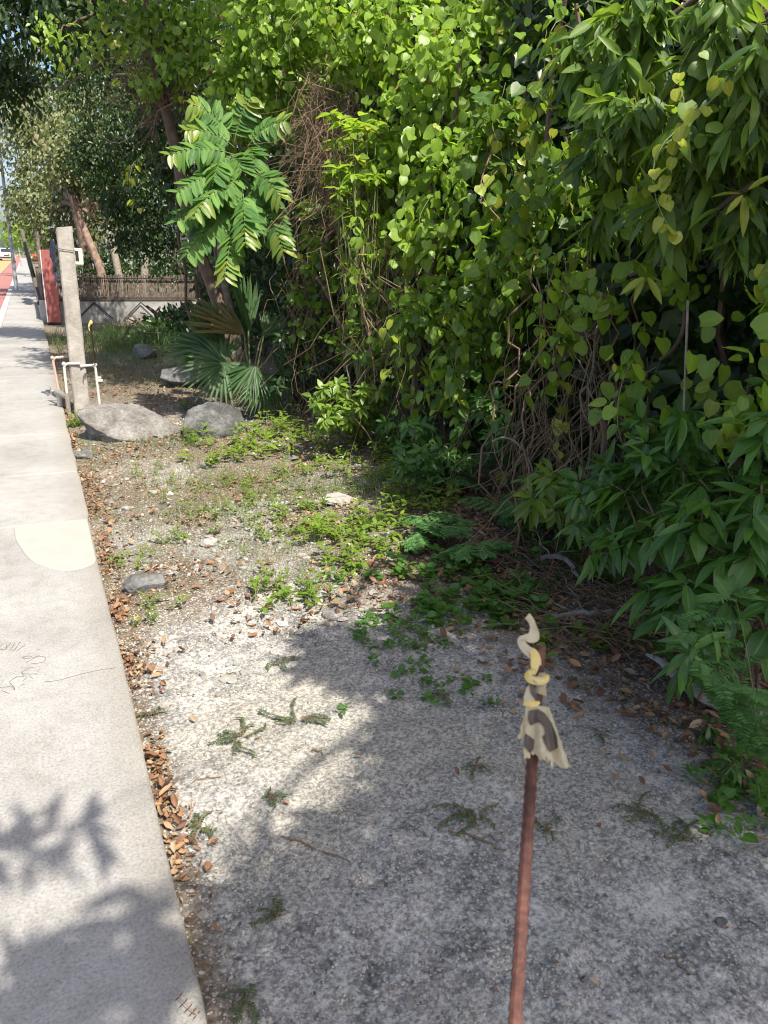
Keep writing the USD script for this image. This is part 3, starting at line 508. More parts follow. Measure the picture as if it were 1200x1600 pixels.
for a in ys:
    for b in zs: V.append((nx0-.09-.14*(b-.75)+.05*math.sin(a*5+b*3), a, b-.30*(1-(a-ys[0])/3)*((b-.75))))
V = np.array(V); f = [[i*10+j, (i+1)*10+j, (i+1)*10+j+1, i*10+j+1] for i in range(15) for j in range(9)]; f = np.array(f)
t = Thing('shade_netting', 'dark green shade netting sagging from the leaning wooden pole', 'netting', (nx0, PY+6, 0)); t.part('net_sheet', (np.vstack([V, V+[.006, 0, 0]]), np.vstack([f, f[:, ::-1]+len(V)])), 'shade_cloth', True)
t = Thing('rear_net_post', 'pale wooden post between the netting and the red pillar', 'post', (nx0, PY+5, 0)); t.part('post_shaft', tube([(nx0+.1, PY+4.6, 0), (nx0+.1, PY+4.6, 1.95)], .05, 8), 'bamboo', 40)
bp = flat(62, 494)
t = Thing('standpipe', 'small black standpipe at the sidewalk edge beside the red pillar', 'pipe', bp); t.part('pipe_shaft', tube([bp+[.05, 0, -.1], bp+[.05, 0, .32], bp+[.02, 0, .42]], .022, 8), 'black_plastic', 40); t.part('valve', box(bp+[.03, 0, .3], (.1, .08, .1), bevel=.02), 'black_plastic')

# ------------------------------------------------------------------ concrete post with meter, pipes
pb = np.array([.355, 8.47, 0]); PW = .143
t = Thing('concrete_post', 'tall square weathered concrete post at the sidewalk edge', 'post', pb)
n = 26; zz = np.linspace(-.25, 1.735, n); V = []
for i, z in enumerate(zz):
    w = PW/2*(1+.06*(1-i/n)); r = np.array([(-w, -w), (w, -w), (w, w), (-w, w)]); ch = .012
    pts = [(-w+ch, -w), (w-ch, -w), (w, -w+ch), (w, w-ch), (w-ch, w), (-w+ch, w), (-w, w-ch), (-w, -w+ch)]
    for x, y in pts: V.append((pb[0]+x, pb[1]+y, z))
V = np.array(V); V[:, :2] += (meshkit.fbm(V*14, 3, 4)[:, None]-.5)*.012; V[-8:, 2] += [0, .012, .015, .0, -.02, -.015, -.03, -.01]
f = [[i*8+k, i*8+(k+1) % 8, (i+1)*8+(k+1) % 8, (i+1)*8+k] for i in range(n-1) for k in range(8)]; f = meshkit.arrays((V, np.array(f)))[1]
cap = len(V); V = np.vstack([V, [pb+[0, 0, 1.74]]]); f = np.vstack([f, [[(n-1)*8+k, (n-1)*8+(k+1) % 8, cap] for k in range(8)]])
t.part('shaft', (V, f), 'post_concrete', 30)
w = PW/2+.012; t.part('tie_wire', tube([pb+[sx*w, sy*w, 1.535+dz] for sx, sy, dz in ((-1, -1, .01), (1, -1, -.012), (1, 1, 0), (-1, 1, .01), (-1, -1, .012))], .004, 5), 'black_plastic')
t = Thing('meter_box', 'cream electric meter box behind the top of the concrete post', 'meter box', pb+[.1, .12, 1.4])
t.part('box_body', box(pb+[.095, .135, 1.47], (.12, .05, .165), bevel=.012), 'cream_box'); t.part('dial_slot', box(pb+[.10, .107, 1.48], (.03, .006, .09), 0), 'black_plastic')
t = Thing('plastic_bag', 'crumpled dark blue plastic caught on the street side of the post', 'plastic bag', pb+[-.1, .05, 1.35])
v, f = rock(pb+[-.118, .03, 1.52], (.07, .12, .24), 5, rough=.6, cuts=3); t.part('bag', (v, f), 'blue_plastic', 30); t.part('torn_strip', tube(wiggle(pb+[-.11, 0, 1.42], pb+[-.13, -.02, 1.2], 8, .04), [.02, .008], 5), 'blue_plastic')
def elbow_pipe(t, pts, r, m, name):
    pts = [np.array(p, float) for p in pts]; out = [pts[0]]
    for a, b, c in zip(pts[:-2], pts[1:-1], pts[2:]):
        out += [b+unit(a-b)*.035, b+unit(a-b)*.012+unit(c-b)*.012, b+unit(c-b)*.035]
    t.part(name, tube(out+[pts[-1]], r, 8), m, 40)
    for b in pts[1:-1]: t.part('elbow', rock(b, (r*3.1,)*3, 1, sub=2, cuts=0, rough=0), m, True)
t = Thing('water_pipes', 'white plastic water pipes and brass meter looped around the concrete post', 'water pipes', pb+[-.15, -.05, 0])
P1, P2 = np.array([.155, 8.62, 0]), np.array([.225, 8.40, 0])
elbow_pipe(t, [P1+[.0, 0, .16], P1+[-.025, 0, .49], P1+[.22, .03, .50]], .013, 'pvc_pink', 'pipe')
elbow_pipe(t, [P2+[0, 0, .16], P2+[0, 0, .455], pb+[.02, -.09, .455]], .013, 'pvc', 'pipe')
elbow_pipe(t, [pb+[.02, -.095, .43], pb+[.165, -.03, .43], pb+[.175, -.03, -.1]], .013, 'pvc', 'pipe')
t.part('tap', box(pb+[.20, -.04, .27], (.05, .025, .025), bevel=.006), 'pvc'); t.part('tap_handle', box(pb+[.195, -.04, .30], (.035, .012, .02), bevel=.004), 'pvc')
t.part('meter', tube([P1+[-.03, -.03, .15], P2+[.01, 0, .13]], .030, 10), 'brass', 40); t.part('valve', tube([P1+[-.07, -.03, .16], P1+[.0, -.03, .16]], .014, 8), 'brass', 40); t.part('valve_handle', box(P1+[-.075, -.03, .165], (.012, .02, .085), bevel=.004), 'brass')
t.part('riser', tube([P1+[-.01, -.02, -.2], P1+[0, 0, .16]], .026, 8), 'pvc', 40); t.part('riser', tube([P2+[.0, .0, -.2], P2+[0, 0, .14]], .022, 8), 'brass', 40)
def rebar(name, label, a, b, r, ribs=True):
    t = Thing(name, label, 'rebar stake', a); a, b = np.array(a, float), np.array(b, float); L_ = np.linalg.norm(b-a)
    n = int(L_/.0050) if ribs else 20; k = np.arange(n); rad = r*(1+.20*((k % 2) == 0)) if ribs else np.full(n, r)
    pts = a+(b-a)*np.linspace(0, 1, n)[:, None]+np.column_stack([np.sin(np.linspace(0, 5, n))*.003, np.cos(np.linspace(0, 4, n))*.002, np.zeros(n)])
    t.part('bar', tube(pts, list(rad), 10), 'rebar_rust', 35)
    return t
fb = ground_at(154, 630); ft = at(142, 502, 7.35)
rebar('rebar_stake', 'thin rusty rebar stake standing behind the boulder beside the concrete post', fb-[0, 0, .1], ft, .007, False)
t = Thing('tape_scrap', 'faded yellow tape scrap knotted on top of the far rebar stake', 'tape', ft); t.part('knot', rock(ft-[0, 0, .01], (.035, .03, .05), 3, sub=2, rough=.5), 'ribbon_yellow', True); t.part('tail', tube(wiggle(ft-[.01, 0, .01], ft+[-.02, 0, -.09], 6, .02), [.01, .004], 4), 'ribbon_yellow')

# ------------------------------------------------------------------ near rebar with caution tape
d0 = .93
ta, tb = at(846, 1010, d0), at(797, 1720, d0*.80)
rt, rb = ta, ta+(tb-ta)*1.0
rb = rb+(rb-rt)*((rb[2]-gz(rb[0], rb[1])+.05)/(rt[2]-rb[2]))
rebar('rebar_stake', 'rusty ribbed rebar stake in the foreground with torn caution tape', rb, rt, .0062)
RA = unit(rt-rb); sidev = unit(_r-RA*(_r@RA)); frontv = unit(np.cross(sidev, RA)); frontv *= np.sign(frontv@(EYE-rt))
PXM = d0/FP                                             # metres per photograph pixel at the stake
def rp(px, py, off=0.0):                                # a point beside the stake, in front of it by off
    t_ = (1010-py)*PXM; axis_x = 846-(py-1010)*.068
    return rt+RA*t_*1.0+sidev*(px-axis_x)*PXM+frontv*off
def ribbon(path, widths, thick=.0006):
    """path: (px, py, off); width vector across mostly sideways, twisting"""
    c = np.array([rp(*p) for p in path]); c = smooth_path(c, len(path)*5); n = len(c); w = np.interp(np.linspace(0, 1, n), np.linspace(0, 1, len(widths)), [x[0] for x in widths])*PXM; tw = np.interp(np.linspace(0, 1, n), np.linspace(0, 1, len(widths)), [x[1] for x in widths])
    tg = unit(np.gradient(c, axis=0)); s0 = unit(np.cross(tg, frontv)); n0 = np.cross(s0, tg)
    ac = s0*np.cos(tw)[:, None]+n0*np.sin(tw)[:, None]; nn = np.cross(ac, tg)
    rows = np.linspace(-.5, .5, 5); V = (c[:, None]+ac[:, None]*(rows[None, :, None]*w[:, None, None])+nn[:, None]*((rows**2)[None, :, None]*-.06*w[:, None, None]+(meshkit.fbm(np.repeat(c[:, None]*60, 5, 1)+rows[None, :, None]*3, 3, 4)[..., None]-.5)*nn[:, None]*.008)).reshape(-1, 3)
    f = np.array([[i*5+j, i*5+j+1, (i+1)*5+j+1, (i+1)*5+j] for i in range(n-1) for j in range(4)]); f = np.vstack([f[:, [0, 1, 2]], f[:, [0, 2, 3]]])
    return V, f
t = Thing('caution_tape', 'torn pale yellow and black caution tape knotted around the near rebar', 'caution tape', rt)
t.part('twisted_end', ribbon([(822, 966, .004), (833, 985, .006), (829, 1001, .008), (812, 1008, .009), (818, 1019, .008), (832, 1030, .01), (836, 1044, .011)], [(14, .3), (16, .7), (18, .2), (11, -.5), (13, -.2), (16, .1), (14, 0)]), 'tape_pale', True)
t.part('yellow_twist', ribbon([(827, 1022, .010), (834, 1032, .012), (833, 1046, .012), (832, 1056, .011)], [(9, .2), (15, .1), (14, 0), (7, .3)]), 'ribbon_yellow', True)
def wrap(y0, dy, width, m, name, bulge=1.0):
    th = np.linspace(-.4, 2*np.pi+.4, 26); rows = np.linspace(-.5, .5, 5); V = []
    for k, a in enumerate(th):
        py = y0+dy*math.cos(a); rr = .0090*bulge*(1+.12*math.sin(3*a+y0))
        ctr = rp(846-(py-1010)*.068, py)
        for q_ in rows: V.append(ctr+(sidev*math.sin(a)+frontv*math.cos(a))*rr*(1+.25*(.25-q_*q_))+RA*q_*width*PXM*(1+.3*math.sin(2*a+1)))
    f = np.array([[i*5+j, i*5+j+1, (i+1)*5+j+1, (i+1)*5+j] for i in range(25) for j in range(4)]); t.part(name, (np.array(V), np.vstack([f[:, [0, 1, 2]], f[:, [0, 2, 3]]])), m, True)
wrap(1062, 5, 20, 'tape_pale', 'wrap'); wrap(1082, -4, 15, 'tape_pale', 'wrap', 1.05)
t.part('knot', rock(rp(838, 1070, .012), (.020, .013, .012), 8, sub=3, rough=.55, cuts=2), 'tape_pale', True)
t.part('knot_loop', tube(smooth_path([rp(850, 1060, .012), rp(838, 1070, .016), rp(823, 1066, .014), rp(824, 1060, .012), rp(834, 1057, .013)], 14), [.0045, .005, .004], 7), 'ribbon_yellow', True)
t.part('black_band', ribbon([(833, 1062, .012), (829, 1078, .013), (834, 1094, .012), (838, 1102, .013)], [(6, .3), (7, 0), (8, .3), (4, 0)]), 'tape_black', True)
t.part('gathered_neck', ribbon([(829, 1078, .010), (826, 1092, .012), (828, 1106, .013)], [(10, .1), (17, 0), (22, 0)]), 'tape_pale', True)
t.part('yellow_fold', ribbon([(816, 1105, .014), (828, 1106, .017), (840, 1101, .014)], [(8, 0), (11, 0), (5, 0)]), 'ribbon_yellow', True)
# flared skirt of tape: pleated fan sheet
def skirt(xl0, xr0, xl1, xr1, y0, y1, off, amp, ph, hem, nx_=24, ny_=14):
    V = []
    for i in range(ny_+1):
        s = i/ny_
        for j in range(nx_+1):
            u_ = j/nx_; x = (xl0+(xr0-xl0)*u_)*(1-s)+(xl1+(xr1-xl1)*u_)*s; y = y0+(y1-y0)*s+hem(u_)*s
            V.append(rp(x+1.5*math.sin(y*.35+ph)*s, y, off+amp*s*(math.sin(u_*9+ph)+.5*math.sin(u_*17+ph*2))+.010*s))
    f = np.array([[i*(nx_+1)+j, i*(nx_+1)+j+1, (i+1)*(nx_+1)+j+1, (i+1)*(nx_+1)+j] for i in range(ny_) for j in range(nx_)])
    return np.array(V), np.vstack([f[:, [0, 1, 2]], f[:, [0, 2, 3]]])
t.part('rear_flap', skirt(838, 856, 842, 884, 1104, 1186, .006, .005, .4, lambda u: 8*u-4+3*math.sin(u*11)), 'tape_pale', True)
t.part('left_flap', skirt(820, 828, 806, 816, 1112, 1160, .012, .002, 1.0, lambda u: 0), 'tape_pale', True)
t.part('front_flap', skirt(819, 850, 814, 858, 1106, 1184, .014, .0045, 2.2, lambda u: -6*math.sin(u*3.1)+7*u+4*math.sin(u*14)+2.5*math.sin(u*41)), 'tape_pale', True)
def blot(poly, off):
    import shapely.geometry as sg, shapely
    pg = sg.Polygon(poly).buffer(2).buffer(-1); m = trimesh.creation.triangulate_polygon(pg, engine='earcut'); v2, f2 = trimesh.remesh.subdivide_to_size(np.column_stack([m[0], 0*m[0][:, 0]]), np.array(m[1]), 5)
    V = []
    for x, y, _ in v2:
        s = (y-1106)/(1184-1106); u_ = (x-(819+(814-819)*s))/((850-819)*(1-s)+(858-814)*s)
        V.append(rp(x, y, off+.0045*s*(math.sin(u_*9+2.2)+.5*math.sin(u_*17+4.4))+.010*s+.0022))
    return np.array(V), np.array(f2)
t.part('black_print', blot([(824, 1117), (836, 1113), (846, 1117), (856, 1130), (862, 1150), (863, 1164), (853, 1171), (846, 1162), (843, 1153), (848, 1146), (846, 1136), (836, 1130), (826, 1137), (823, 1128)], .014), 'tape_black', True)
t.part('black_print', blot([(817, 1152), (830, 1158), (829, 1170), (824, 1177), (816, 1170)], .014), 'tape_black', True)

# ------------------------------------------------------------------ boulders and stones
def boulder(label, px, py, size, rz, seed, m, tilt=(0, 0), sink=.3, cuts=6, rough=.16, dz=0, group=None, name='boulder', cat='boulder', sub=4):
    p = ground_at(px, py); b = p.copy(); p[2] += size[2]*(.5-sink)+dz; p[:2] += unit(_f[:2])*size[1]*.4
    v, f = rock(p, size, seed, rz, sub, cuts, rough, tilt); put(name, (v, f), m, 45, None, label, cat, group)
bb = ground_at(205, 690)+[.02, .22, 0]
hp = np.array([(-.43, -.02, .24), (-.30, .14, .265), (.04, .17, .27), (.20, .08, .21), (.47, -.10, .03), (.12, -.27, .0), (-.15, -.26, .04), (-.33, -.15, .14), (-.28, .1, -.1), (.4, .1, -.1), (.3, -.15, -.15), (-.16, -.1, -.1)])
v, f = convex_blob(hp, 5, 26.); v += unit(v)*((meshkit.fbm(v*7, 4, 3)-.5)[:, None]*.05+(meshkit.fbm(v*np.array([3, 3, 18]), 3, 8)-.5)[:, None]*.03+(meshkit.fbm(v*22, 3, 5)-.5)[:, None]*.022)
put('boulder', (v+bb, f), 'rock_warm', True, None, 'big pale slab boulder lying in front of the concrete post', 'boulder')
bb = ground_at(340, 684)+[0, .2, 0]
v, f = convex_blob([(-.29, -.10, .10), (-.20, .06, .22), (-.05, .10, .265), (.18, .10, .25), (.28, .05, .16), (.28, -.16, .05), (.05, -.24, .03), (-.12, -.2, .10), (-.27, -.18, -.1), (.26, .1, -.1), (-.2, .1, -.1), (.2, -.2, -.1)], 5, 22.)
v += unit(v)*((meshkit.fbm(v*8+3, 4, 3)-.5)[:, None]*.06+(meshkit.fbm(v*26, 3, 5)-.5)[:, None]*.022)
put('boulder', (v+bb, f), 'rock_dark', True, None, 'dark grey angular boulder with pale patches right of the big slab', 'boulder')
boulder('grey boulder half under the fan palm leaves', 280, 606, (.62, .5, .30), .2, 45, 'rock_grey', (0, .15), .2)
boulder('low jagged grey rock in the grass before the stick fence', 222, 560, (.5, .4, .26), 1, 52, 'rock_grey', (0, .3), .2)
boulder('flat grey rock bedded in leaf litter near the sidewalk edge', 224, 926, (.26, .20, .10), .35, 63, 'rock_grey', (.05, -.1), .3, 6)
boulder('small square grey stone against the sidewalk edge', 130, 717, (.17, .14, .10), .1, 71, 'rock_grey', (0, 0), .25, 7)
boulder('grey stone wedged under the left end of the slab boulder', 143, 688, (.16, .16, .11), .4, 77, 'rock_grey', (0, .3), .2)
boulder('pale round rock half hidden under the fern leaves at right', 1125, 1095, (.20, .18, .15), 0, 82, 'rock_grey', (0, .2), .25)
boulder('flat pale grey stone between the bright herbs and the climber', 530, 790, (.26, .2, .09), .3, 91, 'limestone', (0, .1), .3)
for k, (lab, px, py, s) in enumerate([('white stone beside the flat bedded grey rock', 330, 850, .10), ('white chip nearest the sidewalk in the leafy strip', 195, 797, .07), ('two tone pale stone in the middle of the litter', 322, 855, .12),
        ('chalky stone below the bright green herb clump', 452, 722, .15), ('flat white stone in front of the flat grey rock', 245, 890, .07), ('pale stone at the shade edge by the dark herbs', 583, 932, .07), ('white stone on the sidewalk margin beside curled leaves', 288, 1262, .035),
        ('grey flat stone at the right edge near a red leaf', 1130, 1447, .035), ('white pair stone below the right seedling', 1098, 1275, .04), ('grey flat stone below the right seedling', 1105, 1262, .045), ('pale angular stone beside the near slab edge', 318, 1437, .04), ('white stone among the leaves by the weathered log', 995, 1003, .04),
        ('pale pebble stone just left of the rebar foot', 640, 1575, .035), ('greyish stone left of the herb clump', 265, 775, .08), ('white lump stone in sunlit grit beyond the creeping weed', 535, 972, .05), ('pale stone in the deep litter under the climber', 735, 842, .07),
        ('broad pale stone at the shade edge', 520, 968, .12), ('chalk lump under the overhanging climber', 690, 815, .09)]):
    boulder(lab, px, py, (s, s*.75, s*.5), k*.9, 100+k, 'limestone' if k % 4 != 3 else 'rock_grey', (.1*(k % 3), .1), .3, 5, .2, name='stone', cat='stone', sub=3)

# grit and pebbles
def strew(n, fx, seed):
    rg = np.random.default_rng(seed); out = []
    while len(out) < n:
        x, y = fx(rg, 4000); keep = (x > EDGE+.01)
        out += list(zip(x[keep], y[keep]))
    o = np.array(out[:n]); return np.column_stack([o, gz(o[:, 0], o[:, 1])+(meshkit.fbm(np.column_stack([o*28, 0*o[:, 0]]), 3, 11)-.5)*.022])
ico = trimesh.creation.icosphere(0)
def stones_mesh(p, size, seed, flatten=.6):
    rg = np.random.default_rng(seed); n = len(p); v = np.array(ico.vertices)
    V = v[None]*(1+rg.normal(0, .20, (n, 12, 1)))*rg.uniform(.6, 1.2, (n, 1, 3)); V[:, :, 2] *= flatten
    a = rg.uniform(0, 6.28, n); c, s = np.cos(a), np.sin(a); V = np.stack([V[:, :, 0]*c[:, None]-V[:, :, 1]*s[:, None], V[:, :, 0]*s[:, None]+V[:, :, 1]*c[:, None], V[:, :, 2]], -1)
    V = V*size[:, None, None]+p[:, None]+np.array([0, 0, .15])*size[:, None, None]
    F_ = (np.array(ico.faces)[None]+np.arange(n)[:, None, None]*12).reshape(-1, 3); T = np.repeat(np.column_stack([np.clip(rg.normal(.6, .22, n), 0, 1), rg.random(n), rg.random(n)]), 12, 0)
    return (V.reshape(-1, 3), F_), T
def near_field(rg, n):
    y = rg.uniform(.7, 3.4, n); x = rg.uniform(.2, 2.5, n); d_ = meshkit.noise(np.column_stack([x*3, y*3, 0*x]), 17); k = d_ > rg.uniform(.15, .95, n); return x[k], y[k]
def mid_field(rg, n):
    y = 2.6+rg.random(n)**1.3*6; x = rg.uniform(.2, 3.0, n); d_ = meshkit.noise(np.column_stack([x*2.5, y*2.5, 0*x]), 18); k = (d_ > rg.uniform(.25, .95, n)) & (x < veg_x(y)+.2); return x[k], y[k]
rg = np.random.default_rng(5)
m, T = stones_mesh(strew(18000, near_field, 1), np.clip(rg.lognormal(math.log(.0021), .55, 18000), .001, .009), 2); gr = put('gravel', m, 'pebble', False, T, 'loose white limestone chips over the grey lot ground', 'gravel', None, 'stuff')
m, T = stones_mesh(strew(6000, mid_field, 3), np.clip(rg.lognormal(math.log(.0065), .6, 6000), .003, .032), 4); put('gravel', m, 'pebble', False, T, 'scattered limestone rubble among dead leaves in the sunny middle', 'gravel', None, 'stuff')

# ------------------------------------------------------------------ dead leaves
def lay(L_, p, size, rg, lift=.3, tiltv=.4):
    n = len(p); a = rg.uniform(0, 6.28, n); y = np.column_stack([np.cos(a), np.sin(a), rg.normal(0, .25, n)]); nn = np.column_stack([rg.normal(0, tiltv, (n, 2)), np.ones(n)])
    L_.add(p+np.array([0, 0, .01])+np.outer(size*lift*rg.random(n), [0, 0, 1]), y, nn, size, np.clip(rg.beta(2, 2, n), 0, 1), rg)
rg = np.random.default_rng(8)
t = Thing('leaf_litter', 'dry brown curled leaves along the edge of the sidewalk', 'leaf litter', (.25, 2, 0), kind='stuff')
D = Leaves(DRY, 'dry_leaf')
def edge_strip(rg, n):
    y = .95+rg.random(n)**1.25*8; x = EDGE+.012+np.abs(rg.normal(0, .05, n))*(.3+1.2*meshkit.noise(np.column_stack([y*2.2, 0*y, 0*y]), 6)); k = meshkit.noise(np.column_stack([y*3.1, 0*y+3, 0*y]), 9) > rg.uniform(.25, .8, n); return x[k], y[k]
p = strew(1500, edge_strip, 11); lay(D, p, np.clip(rg.lognormal(math.log(.018), .45, len(p)), .006, .045), rg, .5, .8); p = strew(60, edge_strip, 15); lay(D, p, rg.uniform(.03, .045, len(p)), rg, .6)
flush(t, [D], 150, 14, 'dry_leaf', 'dry_leaves')
t = Thing('leaf_litter', 'brown leaf litter strewn over the open ground and under the bushes', 'leaf litter', (1.5, 5, 0), kind='stuff')
D = Leaves(DRY, 'dry_leaf')
def mid_litter(rg, n):
    y = 3.0+rg.random(n)**1.2*9; x = rg.uniform(.25, 3.4, n); k = (meshkit.noise(np.column_stack([x*2.1, y*2.1, 0*x]), 12) > rg.uniform(.2, .85, n)) & (x < veg_x(y)+.6); return x[k], y[k]
def under_litter(rg, n):
    y = rg.uniform(.9, 5.5, n); x = veg_x(y)+rg.normal(-.05, .26, n); k = x < veg_x(y)+.5; return x[k], y[k]
def strays(rg, n):
    return rg.uniform(.3, 2.0, n), rg.uniform(.8, 3.2, n)
p = strew(3600, mid_litter, 12); lay(D, p, rg.uniform(.014, .05, len(p)), rg)
p = strew(3600, under_litter, 13); lay(D, p, rg.uniform(.014, .055, len(p)), rg)
p = strew(60, strays, 14); lay(D, p, rg.uniform(.010, .03, len(p)), rg, .1)
p = strew(9000, mid_litter, 16); lay(D, p, rg.uniform(.005, .016, len(p)), rg, .2)
flush(t, [D], 250, 14, 'dry_leaf', 'dry_leaves')

# ------------------------------------------------------------------ branches and twigs on the ground
def ground_stick(name, label, pts, r, m, cat='branch', lift=.02, n=18, twigs=0, seed=0):
    rg = np.random.default_rng(seed); w = np.array([ground_at(*p[:2])+[0, 0, (p[2] if len(p) > 2 else 0)+lift] for p in pts]); c = smooth_path(w, n); c += rg.normal(0, .003, c.shape)
    t = Thing(name, label, cat, w[0]); t.part('stick', tube(c, r, 8), m, True)
    for _ in range(twigs):
        i = rg.integers(2, n-2); e = c[i]+np.array([rg.normal(0, .16), rg.normal(0, .16), abs(rg.normal(0, .06))+.01]); t.part('twig', tube(wiggle(c[i], e, 6, .03, rng=rg), [.004, .0015], 4), m)
ground_stick('fallen_log', 'weathered grey log lying along the foot of the bushes at right', [(1008, 1040), (1040, 1058), (1075, 1092), (1120, 1118), (1165, 1133), (1215, 1150)], [.006, .022, .026, .022, .030, .024], 'driftwood', 'log', .05, 24, 2, 1)
ground_stick('fallen_branch', 'pale straight broken branch on litter behind the rebar', [(860, 980), (905, 968), (955, 966), (985, 962)], [.012, .016, .015, .008], 'driftwood', lift=.03, twigs=4, seed=2)
ground_stick('curved_branch', 'curved grey branch arching over litter below the dark bushes', [(834, 885, .01), (855, 888, .05), (880, 896, .06), (902, 912, .02), (910, 922, 0)], [.012, .014, .012, .006], 'driftwood', lift=.02, twigs=2, seed=3)
ground_stick('long_twig', 'long thin twig lying across the litter at right', [(985, 950), (1030, 985), (1080, 1040), (1140, 1075)], [.005, .006, .003], 'dry_vine', 'twig', .035, seed=4)
for k, (lab, a, b) in enumerate([('thin dark twig on the grit below the shade edge', (440, 1310), (545, 1350)), ('short dark twig on pale grit at right', (985, 1148), (1010, 1160)), ('short curved twig left of another at right', (1012, 1142), (1040, 1160)), ('thin twig low in front of the rebar', (1030, 1490), (1075, 1525)),
        ('brown twig on sunlit sand', (345, 1060), (370, 1052)), ('pale twig by the sidewalk leaves', (300, 1225), (345, 1215)), ('reddish twig right of the creeping weed', (485, 1176), (505, 1182)), ('fine twig crossing the shaded grit', (700, 1300), (790, 1330))]):
    ground_stick('twig', lab, [a, ((a[0]+b[0])/2+3, (a[1]+b[1])/2-3), b], [.0025, .003, .0015], 'dry_vine', 'twig', .006, 8, 0, k)
t = Thing('brush_pile', 'tangle of dead grey twigs under the bushes at right', 'dead twigs', ground_at(960, 960), kind='stuff'); rg = np.random.default_rng(31); ms = []
for _ in range(420):
    q = ground_at(rg.uniform(800, 1100), rg.uniform(800, 1020)); a = rg.uniform(0, 6.28); l = rg.uniform(.1, .45); e = q+np.array([math.cos(a)*l, math.sin(a)*l, rg.uniform(-.01, .12)]); ms.append(tube(wiggle(q+[0, 0, rg.uniform(.005, .06)], e, 5, .04, rng=rg), [rg.uniform(.0015, .004), .001], 4, False))
t.part('twigs', join(ms), 'dry_vine', kind='stuff')
# ------------------------------------------------------------------ the green wall at right: climber, mango, shrubs
def G(px, py): return ground_at(px, py)
def px_rad(r, d): return r*d/FP
TH = 'hanging climber stems'
# 1 heart-leaved climber draped over the trees in the middle, in sun
def climber(label, lobes, mat_, seed, base, size=.098, limit=300, stem_n=0, dens=1.0, rnd=None, shapes=HEART+OVATE+ROUND, name='climber', cat='climbing vine', strands=0, sl=(.4, 1.2), gap=.38, up=.55, down=.7):
    rg = np.random.default_rng(seed); t = Thing(name, label, cat, base); A = Leaves(shapes, mat_); B = Leaves(shapes, 'vine_leaf_yellow'); DD = Leaves(DRY, 'dry_leaf'); st = []
    for k, (px, py, d, rx, rz_, dd) in enumerate(lobes):
        c = at(px, py, d); rad = (px_rad(rx, d), px_rad((rx+rz_)/2, d)*dd, px_rad(rz_, d))
        n = int(dens*2.1*2*math.pi*rad[0]*rad[2]*.9/(size*size*.55))
        pos = lobe(A, c, rad, n, size, seed=seed*31+k, gap=gap, rnd=rnd, up=up, down=down)
        for j in rg.integers(0, len(pos), max(1, len(pos)//14)):
            B.add(pos[j]+rg.normal(0, .05, (3, 3)), unit(rg.normal(0, .5, (3, 3))+[0, 0, -.6]), unit(rg.normal(0, .4, (3, 3))+TOCAM+[0, 0, .6]), size*rg.uniform(.5, .9, 3))
        j = rg.integers(0, len(pos), len(pos)//6); DD.add(pos[j]+rg.normal(0, .05, (len(j), 3)), unit(rg.normal(0, .4, (len(j), 3))+[0, 0, -.8]), rdir(len(j), rg), size*rg.uniform(.4, .9, len(j)), rg.uniform(.1, .8, len(j)))
        for j in rg.integers(0, len(pos), len(pos)//10): st.append(tube(wiggle(pos[j], pos[j]+rg.normal(0, .14, 3)+[0, 0, -.25], 6, .06, rng=rg), [.0028, .0015], 4, False))
        for j in rg.integers(0, len(pos), int(strands*len(pos)/60)):
            p = pos[j]; p = p+TOCAM*rg.uniform(0, .12); strand(A if rg.random() < .8 else B, p, rg.uniform(*sl), size*rg.uniform(.75, 1), rg, stems=st)
        for j in rg.integers(0, len(pos), stem_n):
            e = pos[j]; s0 = c+np.array([0, 0, -rad[2]*.6])+(e-c)*.2+[0, .3, 0]; st.append(tube(wiggle(s0, e, 8, .12, rng=rg), [.006, .002], 5, False))
    trunk = wiggle(np.array(base)+[.25, .55, -.1], at(lobes[0][0], lobes[0][1], lobes[0][2]+.6), 12, .15, rng=rg); t.part('stem', tube(trunk, [.025, .01], 7), 'bark', True)
    if st: t.part('vine_stems', join(st), 'green_stem', kind='stuff')
    flush(t, [A, B, DD], limit)
    return t
climber('bright heart leaved climber draped high over the trees beside the compound leaf sapling', [(430, 70, 7.3, 95, 110, 1), (385, 150, 7.6, 60, 70, 1), (520, 20, 7.0, 90, 80, 1), (470, 120, 7.4, 70, 80, .9), (340, 40, 7.9, 70, 70, 1)], 'vine_leaf', 1, G(455, 628), size=.074, rnd=.72, strands=2, sl=(.2, .5))
climber('thick sunlit climber spilling down in the upper middle', [(640, 50, 6.6, 110, 90, .9), (560, 95, 7.0, 70, 50, .9), (690, 150, 6.1, 85, 90, .8), (755, 90, 5.7, 90, 100, .8), (620, 190, 6.5, 45, 45, .8)], 'vine_leaf', 2, G(640, 655), size=.088, rnd=.78, strands=3, sl=(.25, .7))
climber('glossy sunlit climber mound above the hanging stems at mid height', [(640, 290, 6.5, 85, 75, .8), (575, 240, 6.9, 45, 50, .8), (720, 290, 5.8, 80, 90, .8), (610, 370, 6.6, 50, 40, .8), (700, 380, 6.0, 80, 60, .8), (560, 330, 6.9, 30, 50, .7)], 'vine_leaf', 3, G(660, 665), size=.09, rnd=.72, strands=3, sl=(.3, .8))
climber('dark shaded climber sheet hanging over the hollow behind the fern seedlings', [(790, 250, 5.0, 80, 110, .7), (800, 380, 4.7, 90, 80, .7), (700, 500, 5.7, 75, 70, .7), (770, 470, 5.1, 70, 70, .7), (735, 580, 5.2, 60, 60, .6), (650, 440, 6.1, 45, 50, .7), (870, 330, 4.3, 70, 90, .7)], 'vine_leaf', 4, G(745, 720), size=.088, rnd=.2, strands=12, sl=(.3, 1.1), gap=.46)
